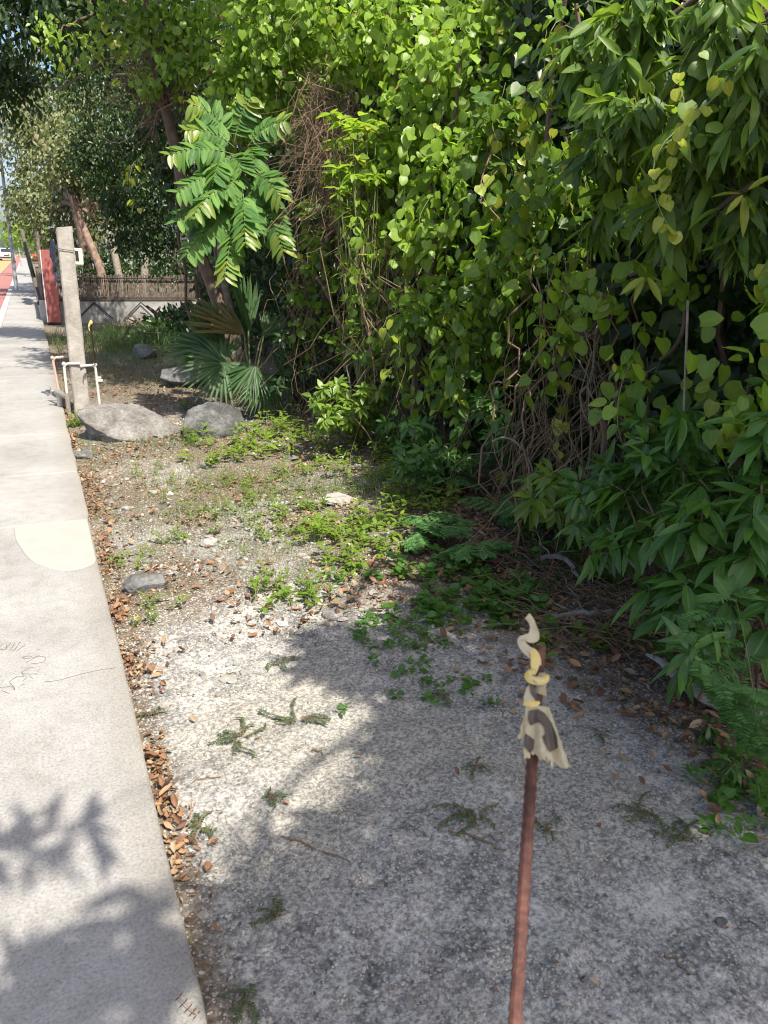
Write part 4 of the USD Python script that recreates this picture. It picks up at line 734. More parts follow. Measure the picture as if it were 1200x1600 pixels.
climber('round leaved climber hanging close at the right edge over the lanceolate shrub', [(1175, 585, 2.75, 50, 70, .6), (1150, 680, 2.85, 60, 50, .6), (1210, 480, 2.8, 50, 60, .6), (1120, 560, 3.0, 35, 40, .6), (1280, 560, 2.8, 60, 70, .6), (1360, 500, 2.85, 60, 80, .6)], 'vine_leaf', 5, G(1195, 1010), size=.088, shapes=ROUND+HEART[:1], rnd=.55, strands=5, sl=(.2, .5), down=.9, dens=.8)
climber('tangled climber with yellowing leaves hanging in front of the dark branches at right', [(890, 440, 3.9, 65, 55, .6), (960, 480, 3.6, 60, 60, .6), (860, 520, 4.0, 45, 60, .5), (1010, 610, 3.4, 60, 50, .5), (1050, 420, 3.3, 50, 40, .5)], 'vine_leaf', 6, G(915, 800), size=.078, rnd=.42, strands=14, sl=(.25, .8), dens=.5, gap=.44)

climber('sparse climber tangled through the twigs around the leaning tree high up', [(250, 50, 8.0, 60, 50, .7), (195, 35, 8.3, 50, 40, .7), (305, 110, 7.9, 45, 50, .7), (270, 20, 7.9, 60, 40, .7), (330, 190, 7.9, 40, 50, .7), (255, 130, 8.1, 40, 40, .6)], 'vine_leaf', 10, G(330, 625)+[0, 1.2, 0], size=.08, rnd=.4, dens=.6, gap=.45, strands=5, sl=(.2, .6))
climber('vine with round leaves trailing through the drooping foliage at upper right', [(880, 200, 3.75, 60, 70, .5), (960, 150, 3.4, 50, 60, .5), (1010, 300, 3.2, 60, 50, .5), (1090, 170, 2.85, 50, 60, .5), (870, 60, 4.2, 50, 50, .5)], 'vine_leaf', 11, G(990, 830)+[.3, 0, 0], size=.075, rnd=.45, dens=.35, gap=.44, strands=12, sl=(.2, .6), shapes=ROUND+HEART, limit=200)
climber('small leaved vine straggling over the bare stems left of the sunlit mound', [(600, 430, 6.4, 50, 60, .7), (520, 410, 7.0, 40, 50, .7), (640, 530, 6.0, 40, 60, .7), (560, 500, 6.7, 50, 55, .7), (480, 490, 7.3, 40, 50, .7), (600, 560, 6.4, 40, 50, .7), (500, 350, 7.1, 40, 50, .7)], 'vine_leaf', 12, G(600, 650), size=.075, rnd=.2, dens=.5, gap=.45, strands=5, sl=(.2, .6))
# 2 mango tree: trunk outside the frame at right, crown hanging into the top right and over the lot
rg = np.random.default_rng(60)
tb0 = np.array([3.6, 1.1, gz(3.6, 1.1)-.1])
t = Thing('mango_tree', 'large tree with long drooping dark leaves hanging into the top right corner', 'tree', tb0)
A, Yl = Leaves(LANCE, 'mango_leaf'), Leaves(LANCE, 'vine_leaf_yellow'); st = []
trunk = smooth_path([tb0, tb0+[-.05, .05, 1.2], tb0+[-.2, .1, 2.6], tb0+[-.45, .0, 4.0]], 14); t.part('trunk', tube(trunk, [.2, .16, .13, .08], 10), 'bark', True)
def limb(a, b, r0, r1, amp=.15): 
    p = wiggle(a, b, 9, amp, -.12, rg); t.part('limb', tube(p, [r0, r1], 7), 'bark', True); return p
vis = [(925, 80, 3.6, 90, 80), (1010, 60, 3.3, 100, 80), (1120, 80, 2.9, 110, 90), (1000, 190, 3.3, 110, 80), (1110, 230, 3.0, 100, 90), (945, 240, 3.5, 70, 70), (1060, 330, 3.2, 90, 60), (1170, 330, 2.9, 60, 60), (960, 320, 3.6, 60, 50), (1190, 150, 2.7, 60, 90), (1300, 120, 2.75, 90, 90), (1290, 320, 2.7, 80, 80), (1420, 220, 2.7, 90, 110), (1400, 30, 2.8, 100, 80)]
for (px, py, d, rx, rz_) in vis:
    c = at(px, py, d); p = limb(trunk[rg.integers(7, 13)], c+[.15, .05, .1], .035, .01)
    n = int(rx*rz_/330)
    for _ in range(n):
        dd = rdir(1, rg)[0]; dd = unit(dd+TOCAM*.5+[0, 0, .1]); q_ = c+dd*np.array([px_rad(rx, d), px_rad(rx, d)*.7, px_rad(rz_, d)])*rg.uniform(.35, 1.0)
        st.append(tube(wiggle(c+(q_-c)*.1, q_, 6, .05, rng=rg), [.006, .003], 5, False)); ax = unit((q_-c)*[1, 1, .3]+[0, 0, -.1])
        whorl(A, q_, ax, rg.integers(7, 13), .175*rg.uniform(.7, 1.1), rg, rg.uniform(.8, 1.6), None)
# high crown over the camera's right: what shades the near ground
shade_px = [[(330, 1620), (262, 1480), (345, 1310), (470, 1250), (575, 1222), (556, 1100), (470, 1050), (440, 992), (600, 970), (640, 885), (720, 820), (790, 770), (1000, 790), (1300, 1000), (1300, 1700), (700, 1900)]]
import shapely.geometry as sg
poly = sg.Polygon([tuple(flat(x, min(y, 2200), -.03)[:2]) for x, y in shade_px[0]]); x0, y0, x1, y1 = poly.bounds
hole = sg.Point(flat(662, 1178, -.03)[:2]).buffer(.05)
spots = []
inner = poly.buffer(-.07)
while len(spots) < 1350:
    x, y = rg.uniform(x0, x1), rg.uniform(y0, y1)
    if inner.contains(sg.Point(x, y)) and not hole.contains(sg.Point(x, y)): spots.append((x, y))
for (px, py, r_, k) in ((60, 1345, 28, 2), (150, 1312, 20, 1), (100, 1510, 75, 9), (235, 1480, 45, 5), (60, 1590, 60, 6), (185, 1420, 18, 1), (190, 1590, 60, 6), (10, 1330, 14, 1)):
    for _ in range(k):
        q_ = flat(px+rg.normal(0, r_*.5), py+rg.normal(0, r_*.5), 0); spots.append((q_[0], q_[1]))
hubs = [limb(trunk[-1], np.array(e), .06, .02, .25) for e in ((2.0, .2, 4.6), (2.3, .8, 4.9), (2.4, -.9, 4.8), (2.9, 1.4, 4.9), (2.2, -1.6, 4.4), (2.1, -.4, 4.3))]
H_ = np.vstack(hubs)
for (x, y) in spots:
    h = rg.uniform(3.4, 4.7); q_ = np.array([x, y, 0])+SUN*h/SUN[2]
    i = np.argmin(np.linalg.norm(H_-q_, axis=1)); 
    st.append(tube(np.array([H_[i], (H_[i]+q_)/2+[0, 0, .1], q_]), [.004, .002], 4, False)); whorl(A, q_, unit(rg.normal(0, 1, 3)+[0, 0, .2]), rg.integers(8, 13), .17, rg, .5)
for (px, py, d) in ((1010, 430, 3.2), (870, 90, 3.6), (1165, 300, 2.75)):
    c = at(px, py, d); whorl(Yl, c, TOCAM, 5, .12, rg, .8)
t.part('twigs', join(st), 'bark', kind='stuff')
flush(t, [A, Yl], 300)
# 3 lanceolate shrub at lower right
rg = np.random.default_rng(61); b0 = at(1190, 940, 2.75); b0[2] = gz(b0[0], b0[1])
t = Thing('broadleaf_shrub', 'dark glossy shrub with long pointed leaves low at the right edge', 'shrub', b0); A = Leaves(LANCE+OVATE[:1], 'shrub_leaf'); st = []
t.part('stem', tube(smooth_path([at(1215, 815, 2.6), at(1160, 865, 2.65), at(1125, 895, 2.75), b0+[-.1, .1, -.05]], 12), [.018, .022, .024], 8), 'bark', True)
for (px, py, d) in ((1055, 830, 2.7), (1120, 800, 2.6), (1175, 860, 2.45), (1100, 900, 2.6), (1030, 880, 2.8), (1010, 930, 2.75), (1160, 930, 2.45), (1070, 950, 2.6), (1040, 780, 2.9), (980, 770, 3.1), (1130, 720, 2.8), (1190, 760, 2.5), (1090, 760, 2.8), (1000, 830, 2.95), (1195, 900, 2.4), (950, 820, 3.1), (1130, 860, 2.55), (960, 740, 3.2), (1060, 720, 3.0), (1195, 690, 2.6), (1010, 720, 3.1), (1085, 1000, 2.5), (1260, 800, 2.5), (1290, 900, 2.4), (1260, 700, 2.65), (1340, 780, 2.6), (1350, 660, 2.7), (1340, 920, 2.45), (1420, 820, 2.55), (1420, 700, 2.7), (1240, 960, 2.4), (1185, 820, 2.45), (1140, 770, 2.7)):
    e = at(px, py, d)+rg.normal(0, .03, 3); st.append(tube(wiggle(b0+[rg.normal(0, .08), rg.normal(0, .08), .1], e, 8, .08, -.03, rg), [.007, .003], 5, False))
    whorl(A, e, unit(e-b0+[0, 0, .1]), 11, .155, rg, .75); whorl(A, e-[0, 0, .07]+rg.normal(0, .05, 3), unit(e-b0+TOCAM*.3), 7, .13, rg, .9)
    q_ = e+rg.normal(0, .12, 3)+[.15, .15, 0]; whorl(A, q_, unit(rg.normal(0, 1, 3)), 9, .14, rg, .8)
t.part('twigs', join(st), 'bark', kind='stuff'); flush(t, [A], 300)
# small shrubs in the middle ground
def small_plant(name, label, cat, b, tips, shapes, mat_, size, n, seed, droop=.6, stem='green_stem', second=None, limit=120, min_px=11, rnd=None, r=.004):
    rg = np.random.default_rng(seed); t = Thing(name, label, cat, b); A = Leaves(shapes, mat_); B = Leaves(shapes, second or mat_); st = []
    for e in tips:
        e = np.asarray(e, float); p = wiggle(b-[0, 0, .03], e, 8, .04, -.02, rg); st.append(tube(p, [r, r*.5], 5, False))
        for i in range(3, 8):
            s_ = unit(rg.normal(0, 1, (2, 3))*[1, 1, .3]); A.add(p[i]+s_*size*.15, s_+[0, 0, -droop*.4], unit(np.array([0, 0, 1.])+rg.normal(0, .35, (2, 3))+TOCAM*.3), size*rg.uniform(.55, 1, 2), None if rnd is None else np.clip(rnd+rg.normal(0, .15, 2), 0, 1), rg)
        whorl(A if rg.random() < .85 else B, e, unit(e-b+[0, 0, .05]), n, size, rg, droop, rnd)
    t.part('stems', join(st), stem, kind='stuff'); flush(t, [A, B], limit, min_px); return t
def tips_px(lst, d0): return [at(x, y, d0+dd) for x, y, dd in lst]
rg = np.random.default_rng(62)
def cloud(px, py, d, rx, ry, n, rg): return [at(px+rg.uniform(-1, 1)*rx, py+rg.uniform(-1, 1)*ry, d+rg.uniform(-.25, .25)) for _ in range(n)]
small_plant('sapling', 'sunlit small leaved sapling in front of the leaning grey stem', 'sapling', G(565, 690), cloud(540, 625, 6.2, 62, 45, 40, rg), OVATE, 'herb_leaf', .085, 8, 63, limit=150)
small_plant('sapling', 'leafy young sapling half in shade right of the sunlit sapling', 'sapling', G(620, 700), cloud(628, 650, 6.1, 40, 45, 18, rg), OVATE, 'shrub_leaf', .085, 7, 64)
small_plant('seedling', 'bushy glossy seedling with light green top among the ferny seedlings', 'seedling', G(862, 800), cloud(868, 765, 3.75, 42, 34, 13, rg), LANCE+OVATE, 'herb_leaf', .12, 7, 65, rnd=.15)
small_plant('seedling', 'young plant with pointed leaves in the litter beside the ferny bush at right', 'seedling', G(1100, 1050), [at(1078, 1018, 2.3), at(1120, 1040, 2.3), at(1095, 1000, 2.35)], LANCE, 'shrub_leaf', .12, 5, 66)
small_plant('seedling', 'small seedling with a few pointed leaves on pale grit at right', 'seedling', G(1108, 1160), [G(1105, 1150)+[0, 0, .05]], LANCE, 'shrub_leaf', .075, 5, 67, rnd=.5)
small_plant('seedling', 'larger seedling with bright ferny base on the shaded grit at right', 'seedling', G(1128, 1230), [G(1130, 1215)+[0, 0, .09], G(1110, 1222)+[0, 0, .06], G(1150, 1225)+[0, 0, .06]], LANCE, 'shrub_leaf', .065, 6, 68, rnd=.55)
small_plant('shrub', 'low dark shrub at the foot of the hanging climber sheet', 'shrub', G(690, 740), cloud(668, 690, 5.2, 60, 40, 22, rg), OVATE, 'shrub_leaf', .09, 8, 69)
small_plant('shrub', 'shaded leafy bush under the tangled climber at right', 'shrub', G(960, 830), cloud(955, 770, 3.5, 60, 55, 26, rg), OVATE+LANCE, 'shrub_leaf', .10, 8, 70)
small_plant('shrub', 'leafy bush below the tangled climber beside the glossy pointed leaves', 'shrub', G(1040, 800), cloud(1060, 690, 3.2, 60, 55, 26, rg), OVATE, 'shrub_leaf', .10, 8, 71)
small_plant('shrub', 'dark leafy bush behind the hollow of bare stems', 'shrub', G(800, 740), cloud(800, 640, 4.9, 60, 50, 9, rg), OVATE, 'shrub_leaf', .10, 8, 72)
small_plant('shrub', 'sunlit shrub with young pale leaves against the dead vine tangle', 'shrub', at(575, 560, 6.6)*[1, 1, 0]+[0, 0, .05], cloud(555, 235, 6.2, 40, 60, 16, rg)+cloud(540, 300, 6.2, 25, 40, 6, rg), OVATE, 'vine_leaf', .12, 8, 73, second='vine_leaf_yellow', rnd=.75, r=.008)
small_plant('shrub', 'shaded bush of mixed leaves between the fan palm and the curved grey stem', 'shrub', G(470, 625), cloud(480, 560, 7.4, 60, 50, 22, rg), OVATE, 'dark_leaf', .10, 9, 74)
# ferny bipinnate seedlings
def fern(label, b, fronds, seed, size=.26, rnd=None):
    rg = np.random.default_rng(seed); t = Thing('ferny_seedling', label, 'seedling', b); st = []; A = Leaves([OBLONG[0]], 'fern_leaf')
    for (a, e) in fronds:
        p = smooth_path([a, (np.array(a)+e)/2+[0, 0, .03], e], 8); st.append(tube(p, [.0025, .001], 4, False))
        ax = unit(np.array(e)-a); side = unit(np.cross(ax, [0, 0, 1.0])); L_ = np.linalg.norm(np.array(e)-a)
        for i in range(1, 8):
            for s in (-1, 1):
                if rg.random() < .12: continue
                pl = L_*.42*(1-abs(i-4)/8); q0 = p[i]; q1 = q0+(side*s*.85+ax*.45+np.array([0, 0, -.25]))*pl; pin = unit(q1-q0)
                k = 10; tt = np.linspace(.12, 1, k)[:, None]; c = q0+(q1-q0)*tt-np.array([0, 0, .12])*pl*tt**2
                sd = unit(np.cross(pin, [0, 0, 1.0]))
                for s2 in (-1, 1): A.add(c, sd*s2+pin*.45+rg.normal(0, .08, (k, 3)), np.array([0, 0, 1.])+rg.normal(0, .15, (k, 3)), (.040*size/.26)*rg.uniform(.8, 1.1, k)*np.where(tt[:, 0] > .9, .7, 1), rg.random() if rnd is None else rnd, rg)
    t.part('stalks', join(st), 'green_stem', kind='stuff'); flush(t, [A], 40, 10, 'leaflet'); return t
def fans(b, n, r, h, rg, up=.5): 
    out = []
    for i in range(n):
        a = rg.uniform(0, 6.28); s0 = b+np.array([0, 0, h*rg.uniform(.2, .9)])+rg.normal(0, .03, 3); out.append((s0, s0+np.array([math.cos(a)*r, math.sin(a)*r, up*r*rg.uniform(-.3, 1)])*rg.uniform(.7, 1.1)))
    return out
rg = np.random.default_rng(75)
for k, (lab, px, py, n, r, h) in enumerate([('ferny seedling cluster at the foot of the dark climber', 690, 785, 8, .30, .26), ('ferny seedlings between the hollow and the bushy glossy seedling', 800, 830, 8, .28, .24), ('low ferny seedling patch at the shade edge', 668, 850, 7, .2, .12), ('small ferny seedling left of the curved branch', 745, 880, 6, .18, .12)]):
    b = G(px, py); fern(lab, b, fans(b, n, r, h, rg), 76+k)
b = at(1215, 1040, 2.3); b[2] = gz(b[0], b[1])
fern('dense ferny bush hanging over the weathered log at the right edge', b, [(b+[0, 0, .15], at(x, y, d)) for x, y, d in ((1080, 985, 2.35), (1092, 1030, 2.3), (1118, 1066, 2.25), (1172, 1082, 2.2), (1105, 955, 2.4), (1150, 935, 2.4), (1215, 1075, 2.15))], 82, .2)
# bright herb clumps, ground cover, creeping weeds
def clump(label, spots, shapes, mat_, size, n, seed, h=.12, spread=.12, cat='weeds', name='herb_clump', kind=None, limit=60, rnd=None):
    rg = np.random.default_rng(seed); b = G(*spots[0]); t = Thing(name, label, cat, b, kind=kind); A = Leaves(shapes, mat_); st = []
    for px, py in spots:
        c = G(px, py)
        for _ in range(n):
            q_ = c+np.array([rg.normal(0, spread), rg.normal(0, spread), 0]); q_[2] = gz(q_[0], q_[1]); hh = h*rg.uniform(.25, 1.3)
            if q_[0] < EDGE+.03: continue
            e = q_+np.array([rg.normal(0, .04), rg.normal(0, .04), hh]); st.append(tube(np.array([q_, e]), [.0018, .001], 3, False))
            for z_ in (.45, .75, 1.0):
                if rg.random() < .9: whorl(A, q_+(e-q_)*z_, [0, 0, 1.], 3, size*(1.25-.35*z_)*rg.uniform(.7, 1.2), rg, .05, rnd)
    t.part('stalks', join(st), 'green_stem', kind='stuff'); flush(t, [A], limit, 10); return t
for k, (lab, spots, n, size, h, sp) in enumerate([
    ('bright green herb clump in front of the dark grey boulder', [(380, 690), (420, 672), (445, 688), (360, 715), (400, 710)], 16, .07, .15, .16),
    ('yellow green herb patch between the two saplings', [(505, 720), (540, 715), (480, 740), (560, 735), (470, 690), (520, 695), (590, 765)], 8, .06, .11, .15),
    ('bright green herb clump in the middle of the lot', [(510, 850), (540, 835), (500, 825), (540, 875), (480, 800)], 10, .06, .10, .10),
    ('fresh green herbs right of the middle clump at the shade edge', [(575, 825), (600, 820), (620, 795), (565, 880), (600, 860)], 8, .06, .12, .09),
    ('sunlit herbs at the foot of the shaded sapling', [(610, 745), (640, 735), (650, 770), (625, 715), (670, 800)], 14, .065, .13, .12),
    ('thin green weeds left of the bright herb clump', [(285, 770), (330, 760), (380, 755), (430, 745), (250, 740), (310, 800)], 14, .03, .08, .14),
    ('low pale weeds in front of the bright herb clump', [(400, 780), (440, 810), (360, 810), (470, 770), (400, 840)], 14, .035, .07, .15),
    ('tiny weeds around the flat bedded rock', [(210, 880), (270, 850), (205, 965)], 7, .035, .06, .08),
    ('green weeds at the foot of the water pipes', [(128, 660), (118, 668)], 10, .05, .1, .05),
    ('bright weed tufts on the ground right of the slab boulder', [(305, 690), (290, 640)], 10, .05, .1, .07),
    ('brownish weed tuft at the sunny edge of the shade', [(440, 940), (465, 930)], 12, .045, .09, .09)]):
    clump(lab, spots, OVATE+LANCE[:1], 'herb_leaf', size, n, 200+k, h*1.1, sp, rnd=.65 if k < 5 else .4)
for k, (lab, spots, n, size, h, sp) in enumerate([
    ('dark round leaved ground cover in shade below the ferny patch', [(650, 900), (700, 890), (740, 930), (690, 950)], 16, .05, .07, .14),
    ('round leaved creepers on litter behind the rebar', [(780, 930), (820, 950), (770, 960)], 12, .06, .06, .09),
    ('round leaves in a row on litter right of the rebar top', [(880, 1010), (920, 995), (950, 1005), (990, 1000)], 4, .05, .04, .05),
    ('dark low weeds at the edge of the shaded grit', [(640, 1000), (600, 1010), (700, 1080), (650, 970)], 12, .03, .04, .12),
    ('low weeds along the foot of the right hand bushes', [(1170, 1260), (1190, 1290), (1180, 1200)], 9, .04, .07, .08),
    ('green weeds on the litter by the far right bushes', [(870, 870), (920, 850), (900, 900)], 10, .06, .1, .1)]):
    clump(lab, spots, [HEART[0], OVATE[0]], 'shrub_leaf' if k != 2 else 'herb_leaf', size, n, 230+k, h, sp, rnd=.55)
def creeper(label, px, py, arms, length, seed, size=.0125):
    rg = np.random.default_rng(seed); b = G(px, py); t = Thing('creeping_weed', label, 'weed', b); A = Leaves([OVATE[0], OVATE[1]], 'weed_leaf'); st = []; a0 = rg.uniform(0, 6)
    for i in range(arms+3):
        a = a0+rg.uniform(0, 6.28); l = length*rg.uniform(.25, 1.35); k = 9; tt = np.linspace(0, 1, k); a_ = a+np.cumsum(rg.normal(0, .28, k)); pp = np.column_stack([b[0]+np.cumsum(np.cos(a_))*l/k, b[1]+np.cumsum(np.sin(a_))*l/k, 0*tt]); pp[:, 2] = gz(pp[:, 0], pp[:, 1])+.012+.008*np.sin(tt*3)
        st.append(tube(pp, [.0016, .0008], 3, False)); m_ = int(l/.0075); ti = np.linspace(.08, 1, m_); c = np.column_stack([np.interp(ti, tt, pp[:, j]) for j in range(3)]); tg = unit(np.array([math.cos(a), math.sin(a), 0])); sd = np.array([-tg[1], tg[0], 0])
        for s in (-1, 1): A.add(c, sd*s+tg*.5+rg.normal(0, .2, (m_, 3)), np.array([0, 0, 1.])+rg.normal(0, .3, (m_, 3)), size*rg.uniform(.7, 1.2, m_), None, rg)
    t.part('runners', join(st), 'red_stem', kind='stuff'); flush(t, [A], 20, 7)
for k, (lab, px, py, arms, l) in enumerate([('grey green creeping weed with small paired leaves on sunlit grit', 375, 1158, 6, .13), ('sparse creeping weed runner right of the larger sunlit one', 465, 1130, 4, .12), ('tiny creeping weed on sunlit sand near the first shade edge', 440, 1040, 4, .08), ('dark creeping weed low beside the rebar on shaded grit', 745, 1275, 5, .11), ('small creeping weed above the rebar weed on shaded grit', 745, 1205, 4, .07),
        ('little green sprig at the edge of the shadow', 425, 1255, 4, .04), ('faint weed sprig on shaded grit lower left', 432, 1440, 4, .05), ('weed mat beside the rebar on pale grit', 905, 1075, 5, .06), ('small weed mat right of the rebar tape', 940, 1155, 4, .04), ('creeping weed on dark grit at right', 1000, 1270, 6, .09), ('sparse creeping weed below the right hand seedling', 1075, 1315, 6, .08),
        ('small creeping weed mat above the rebar tape', 690, 1090, 5, .07), ('weed tuft against the sidewalk edge among brown leaves', 310, 1300, 5, .06), ('green weed poking from the leaves at the sidewalk edge', 235, 1120, 5, .05), ('weed sprig low at the slab edge near the bottom', 385, 1570, 5, .05), ('thin weed mat on the slope behind the rebar', 850, 1010, 5, .07), ('weed beside the rebar shaft', 850, 1300, 4, .05)]):
    creeper(lab, px, py, arms, l, 300+k)
b = flat(322, 1592, -.06); rg = np.random.default_rng(330); t = Thing('brown_sprig', 'dark reddish sprig leaning over the sidewalk edge at the bottom', 'weed', b); A = Leaves([OBLONG[0]], 'dry_leaf'); pts = smooth_path([b, flat(300, 1580, .01), flat(280, 1558, .02)], 9); t.part('stalk', tube(pts, [.0016, .0008], 4), 'red_stem')
for i in range(2, 9): A.add(pts[[i, i]], unit(np.array([[.6, .5, .2], [-.6, -.4, .2]])), [0, 0, 1.], .012, .15)
flush(t, [A], 30, 6)
# grass
def grass(label, spots, n, h, seed, mat_, spread, rnd=None):
    rg = np.random.default_rng(seed); b = G(*spots[0]); t = Thing('grass', label, 'grass', b, kind='stuff'); A = Leaves(BLADE, mat_)
    for px, py in spots:
        c = G(px, py); q_ = c+np.column_stack([rg.normal(0, spread, n), rg.normal(0, spread*1.3, n), np.zeros(n)]); q_ = q_[q_[:, 0] > EDGE+.03]; q_[:, 2] = gz(q_[:, 0], q_[:, 1]); k = len(q_)
        y = np.column_stack([rg.normal(0, .35, (k, 2)), np.ones(k)]); A.add(q_, y, np.column_stack([rg.normal(0, 1, (k, 2)), np.zeros(k)+.2]), h*rg.uniform(.4, 1.1, k), rnd, rg)
    flush(t, [A], 0)
grass('dark tall grass and weeds before the low grey wall', [(200, 535), (230, 530), (260, 525), (180, 548), (250, 545), (215, 520), (160, 535)], 420, .30, 91, 'grass_leaf', .6)
grass('low dark ground weeds on the shaded ground behind the post', [(190, 560), (230, 570), (170, 590), (240, 545), (210, 600), (255, 530), (265, 555)], 420, .11, 97, 'shrub_leaf', .5)
grass('short dry yellow grass by the sidewalk past the post', [(85, 535), (90, 525), (110, 540), (170, 545)], 700, .09, 92, 'straw', .3)
grass('thin green grass scattered over the sunny litter', [(300, 740), (380, 750), (450, 770), (250, 800), (350, 800), (500, 760), (560, 700), (160, 720), (420, 850), (480, 900), (150, 695), (240, 694), (300, 692), (275, 690)], 620, .06, 93, 'grass_leaf', .2)
grass('dry straw scattered over the sunny litter', [(250, 740), (330, 780), (420, 760), (260, 830), (380, 870), (200, 740), (470, 880), (560, 780)], 420, .06, 94, 'straw', .22)
grass('green grass blades beside the shade boundary', [(600, 760), (640, 790), (560, 770)], 120, .16, 95, 'grass_leaf', .12)

# ------------------------------------------------------------------ compound-leaf sapling
Z_ = lambda x, y: (x/2.9625+250, y/2.9625+120)
rg = np.random.default_rng(100); sb = G(548, 640)
t = Thing('compound_leaf_sapling', 'sapling with big feather shaped compound leaves on a curved bare stem', 'sapling', sb)
stem = smooth_path([sb-[0, 0, .1], at(540, 570, 7.35), at(531, 510, 7.3), at(512, 460, 7.2), at(480, 412, 7.1), at(440, 375, 7.05), at(405, 320, 7.0), at(378, 262, 7.0)], 30); t.part('stem', tube(stem, [.024, .02, .016, .012], 8), 'grey_bark', True)
SHP = [leaf_shape([0, .1, .35, .65, .88, 1], [0, .12, .19, .175, .085, 0], fo, dr, 0, 0, wv) for fo, dr, wv in ((.3, .1, 0), (.45, .35, .08), (.2, .5, -.08))]
def frond(a, e, young=False, n=12, ll=.15, sagk=.05):
    A, B = Leaves(SHP, 'pinnate_leaf'), Leaves(SHP, 'pinnate_young')
    a, e = np.array(a), np.array(e); mid = (a+e)/2+[0, 0, sagk]; p = smooth_path([a, mid, e], 14); r_ = t.part('compound_leaf', tube(p, [.0045, .002], 5), 'green_stem', True)
    ax = unit(np.gradient(p, axis=0)); side = unit(np.cross(ax, TOCAM+[0, 0, .4])); tt = np.linspace(.16, 1, n); c = np.column_stack([np.interp(tt, np.linspace(0, 1, 14), p[:, j]) for j in range(3)]); axx = unit(np.column_stack([np.interp(tt, np.linspace(0, 1, 14), ax[:, j]) for j in range(3)])); sd = unit(np.column_stack([np.interp(tt, np.linspace(0, 1, 14), side[:, j]) for j in range(3)]))
    for s in (-1, 1):
        y = sd*s*.9+axx*rg.uniform(.25, .65, (n, 1))+np.array([0, 0, -.22])+rg.normal(0, .09, (n, 3)); nn = np.cross(sd*s, axx)*s; nn = np.where((nn@TOCAM)[:, None] < 0, -nn, nn)+np.array([0, 0, .45])+rg.normal(0, .12, (n, 3))
        k_ = ll*(.75+.35*np.sin(tt*2.8))*rg.uniform(.9, 1.08, n); yg = (tt > .72) & young & (rg.random(n) < .8)
        A.add(c[~yg], y[~yg], nn[~yg], k_[~yg], None, rg)
        if yg.any(): B.add(c[yg], y[yg], nn[yg], k_[yg], None, rg)
    flush(t, [A, B], 11, 8, 'leaflet', 'leaflets', under=r_)
for (a, e, yg, d) in [((330, 250), (420, 95), 1, 6.95), ((310, 215), (150, 128), 1, 6.8), ((330, 285), (125, 250), 1, 6.75), ((330, 335), (45, 362), 1, 6.6), ((420, 280), (575, 205), 1, 6.9), ((300, 430), (85, 535), 0, 6.6), ((330, 470), (165, 630), 1, 6.5), ((430, 420), (555, 555), 1, 6.7), ((370, 550), (395, 765), 1, 6.6), ((480, 610), (570, 800), 1, 6.8),
        ((260, 620), (85, 665), 0, 6.7), ((310, 690), (130, 820), 0, 6.7), ((330, 700), (300, 930), 1, 6.7), ((420, 290), (440, 420), 0, 6.9), ((300, 365), (380, 430), 0, 6.8), ((390, 450), (530, 640), 0, 6.9), ((270, 390), (250, 470), 0, 6.6), ((290, 500), (250, 700), 0, 6.8), ((400, 480), (470, 760), 0, 7.0), ((350, 360), (200, 450), 0, 6.9), ((380, 620), (330, 820), 0, 6.9), ((300, 600), (175, 720), 0, 6.9), ((400, 540), (430, 700), 0, 6.8), ((350, 420), (300, 560), 0, 6.75), ((440, 520), (500, 720), 0, 6.95)]:
    o = stem[-1] if a[1] < 400 else stem[-3]; frond(o*.3+at(*Z_(*a), d)*.7, at(*Z_(*e), d-.12), bool(yg))
# ------------------------------------------------------------------ fan palm
rg = np.random.default_rng(110); fb_ = at(392, 612, 7.9); fb_[2] = gz(fb_[0], fb_[1])
t = Thing('fan_palm', 'young fan palm with spiky grey green fans beside the boulders', 'palm', fb_)
def fan(hub, nrm, axis_, r, n, spread, droop=.1, m='palm_leaf', wd=.036):
    hub = np.array(hub); stalk = t.part('palm_leaf', tube(smooth_path([fb_+[rg.normal(0, .03), rg.normal(0, .03), .05], (fb_+hub)/2+[0, 0, .08], hub], 10), [.012, .008], 6), 'green_stem', True)
    nrm = unit(np.array(nrm, float)); ax = unit(axis_-nrm*(np.array(axis_)@nrm)); sd = np.cross(nrm, ax)
    for k in range(n):
        a = (k/(n-1)-.5)*spread; d_ = ax*math.cos(a)+sd*math.sin(a); L_ = r*rg.uniform(.85, 1.08)*(1-.18*abs(a)/(spread/2)); w = wd*r/.45
        ts = [0, .3, .6, .85, 1]; ws = [.006, w*.5, w*.42, w*.18, 0]; V, F_, T = [], [], []
        pd = unit(np.cross(nrm, d_))
        for s_, w_ in zip(ts, ws):
            c = hub+d_*L_*s_+np.array([0, 0, -droop*r])*s_**2.2+nrm*.05*r*math.sin(k*1.7)*s_
            V += [c-pd*w_+nrm*w_*.5, c, c+pd*w_+nrm*w_*.5]; T += [(.2+.7*((k*37 % 11)/11), 0, s_), (.2+.7*((k*37 % 11)/11), .5, s_), (.2+.7*((k*37 % 11)/11), 1, s_)]
        for i in range(4):
            b_ = 3*i; F_ += [[b_, b_+1, b_+4], [b_, b_+4, b_+3], [b_+1, b_+2, b_+5], [b_+1, b_+5, b_+4]]
        t.part('leaf_segment', (np.array(V), np.array(F_)), m, True, np.array(T, float), under=stalk)
vc = unit(EYE-fb_)
fan(at(350, 568, 7.6), vc+[.1, 0, .35], -_r*.8-_u*.5, .46, 38, 5.4, .12)
fan(at(382, 524, 7.7), vc*.5+_r*.3+np.array([0, 0, .5]), -_r*.95+_u*.45, .66, 24, 1.3, .10, 'palm_dry')
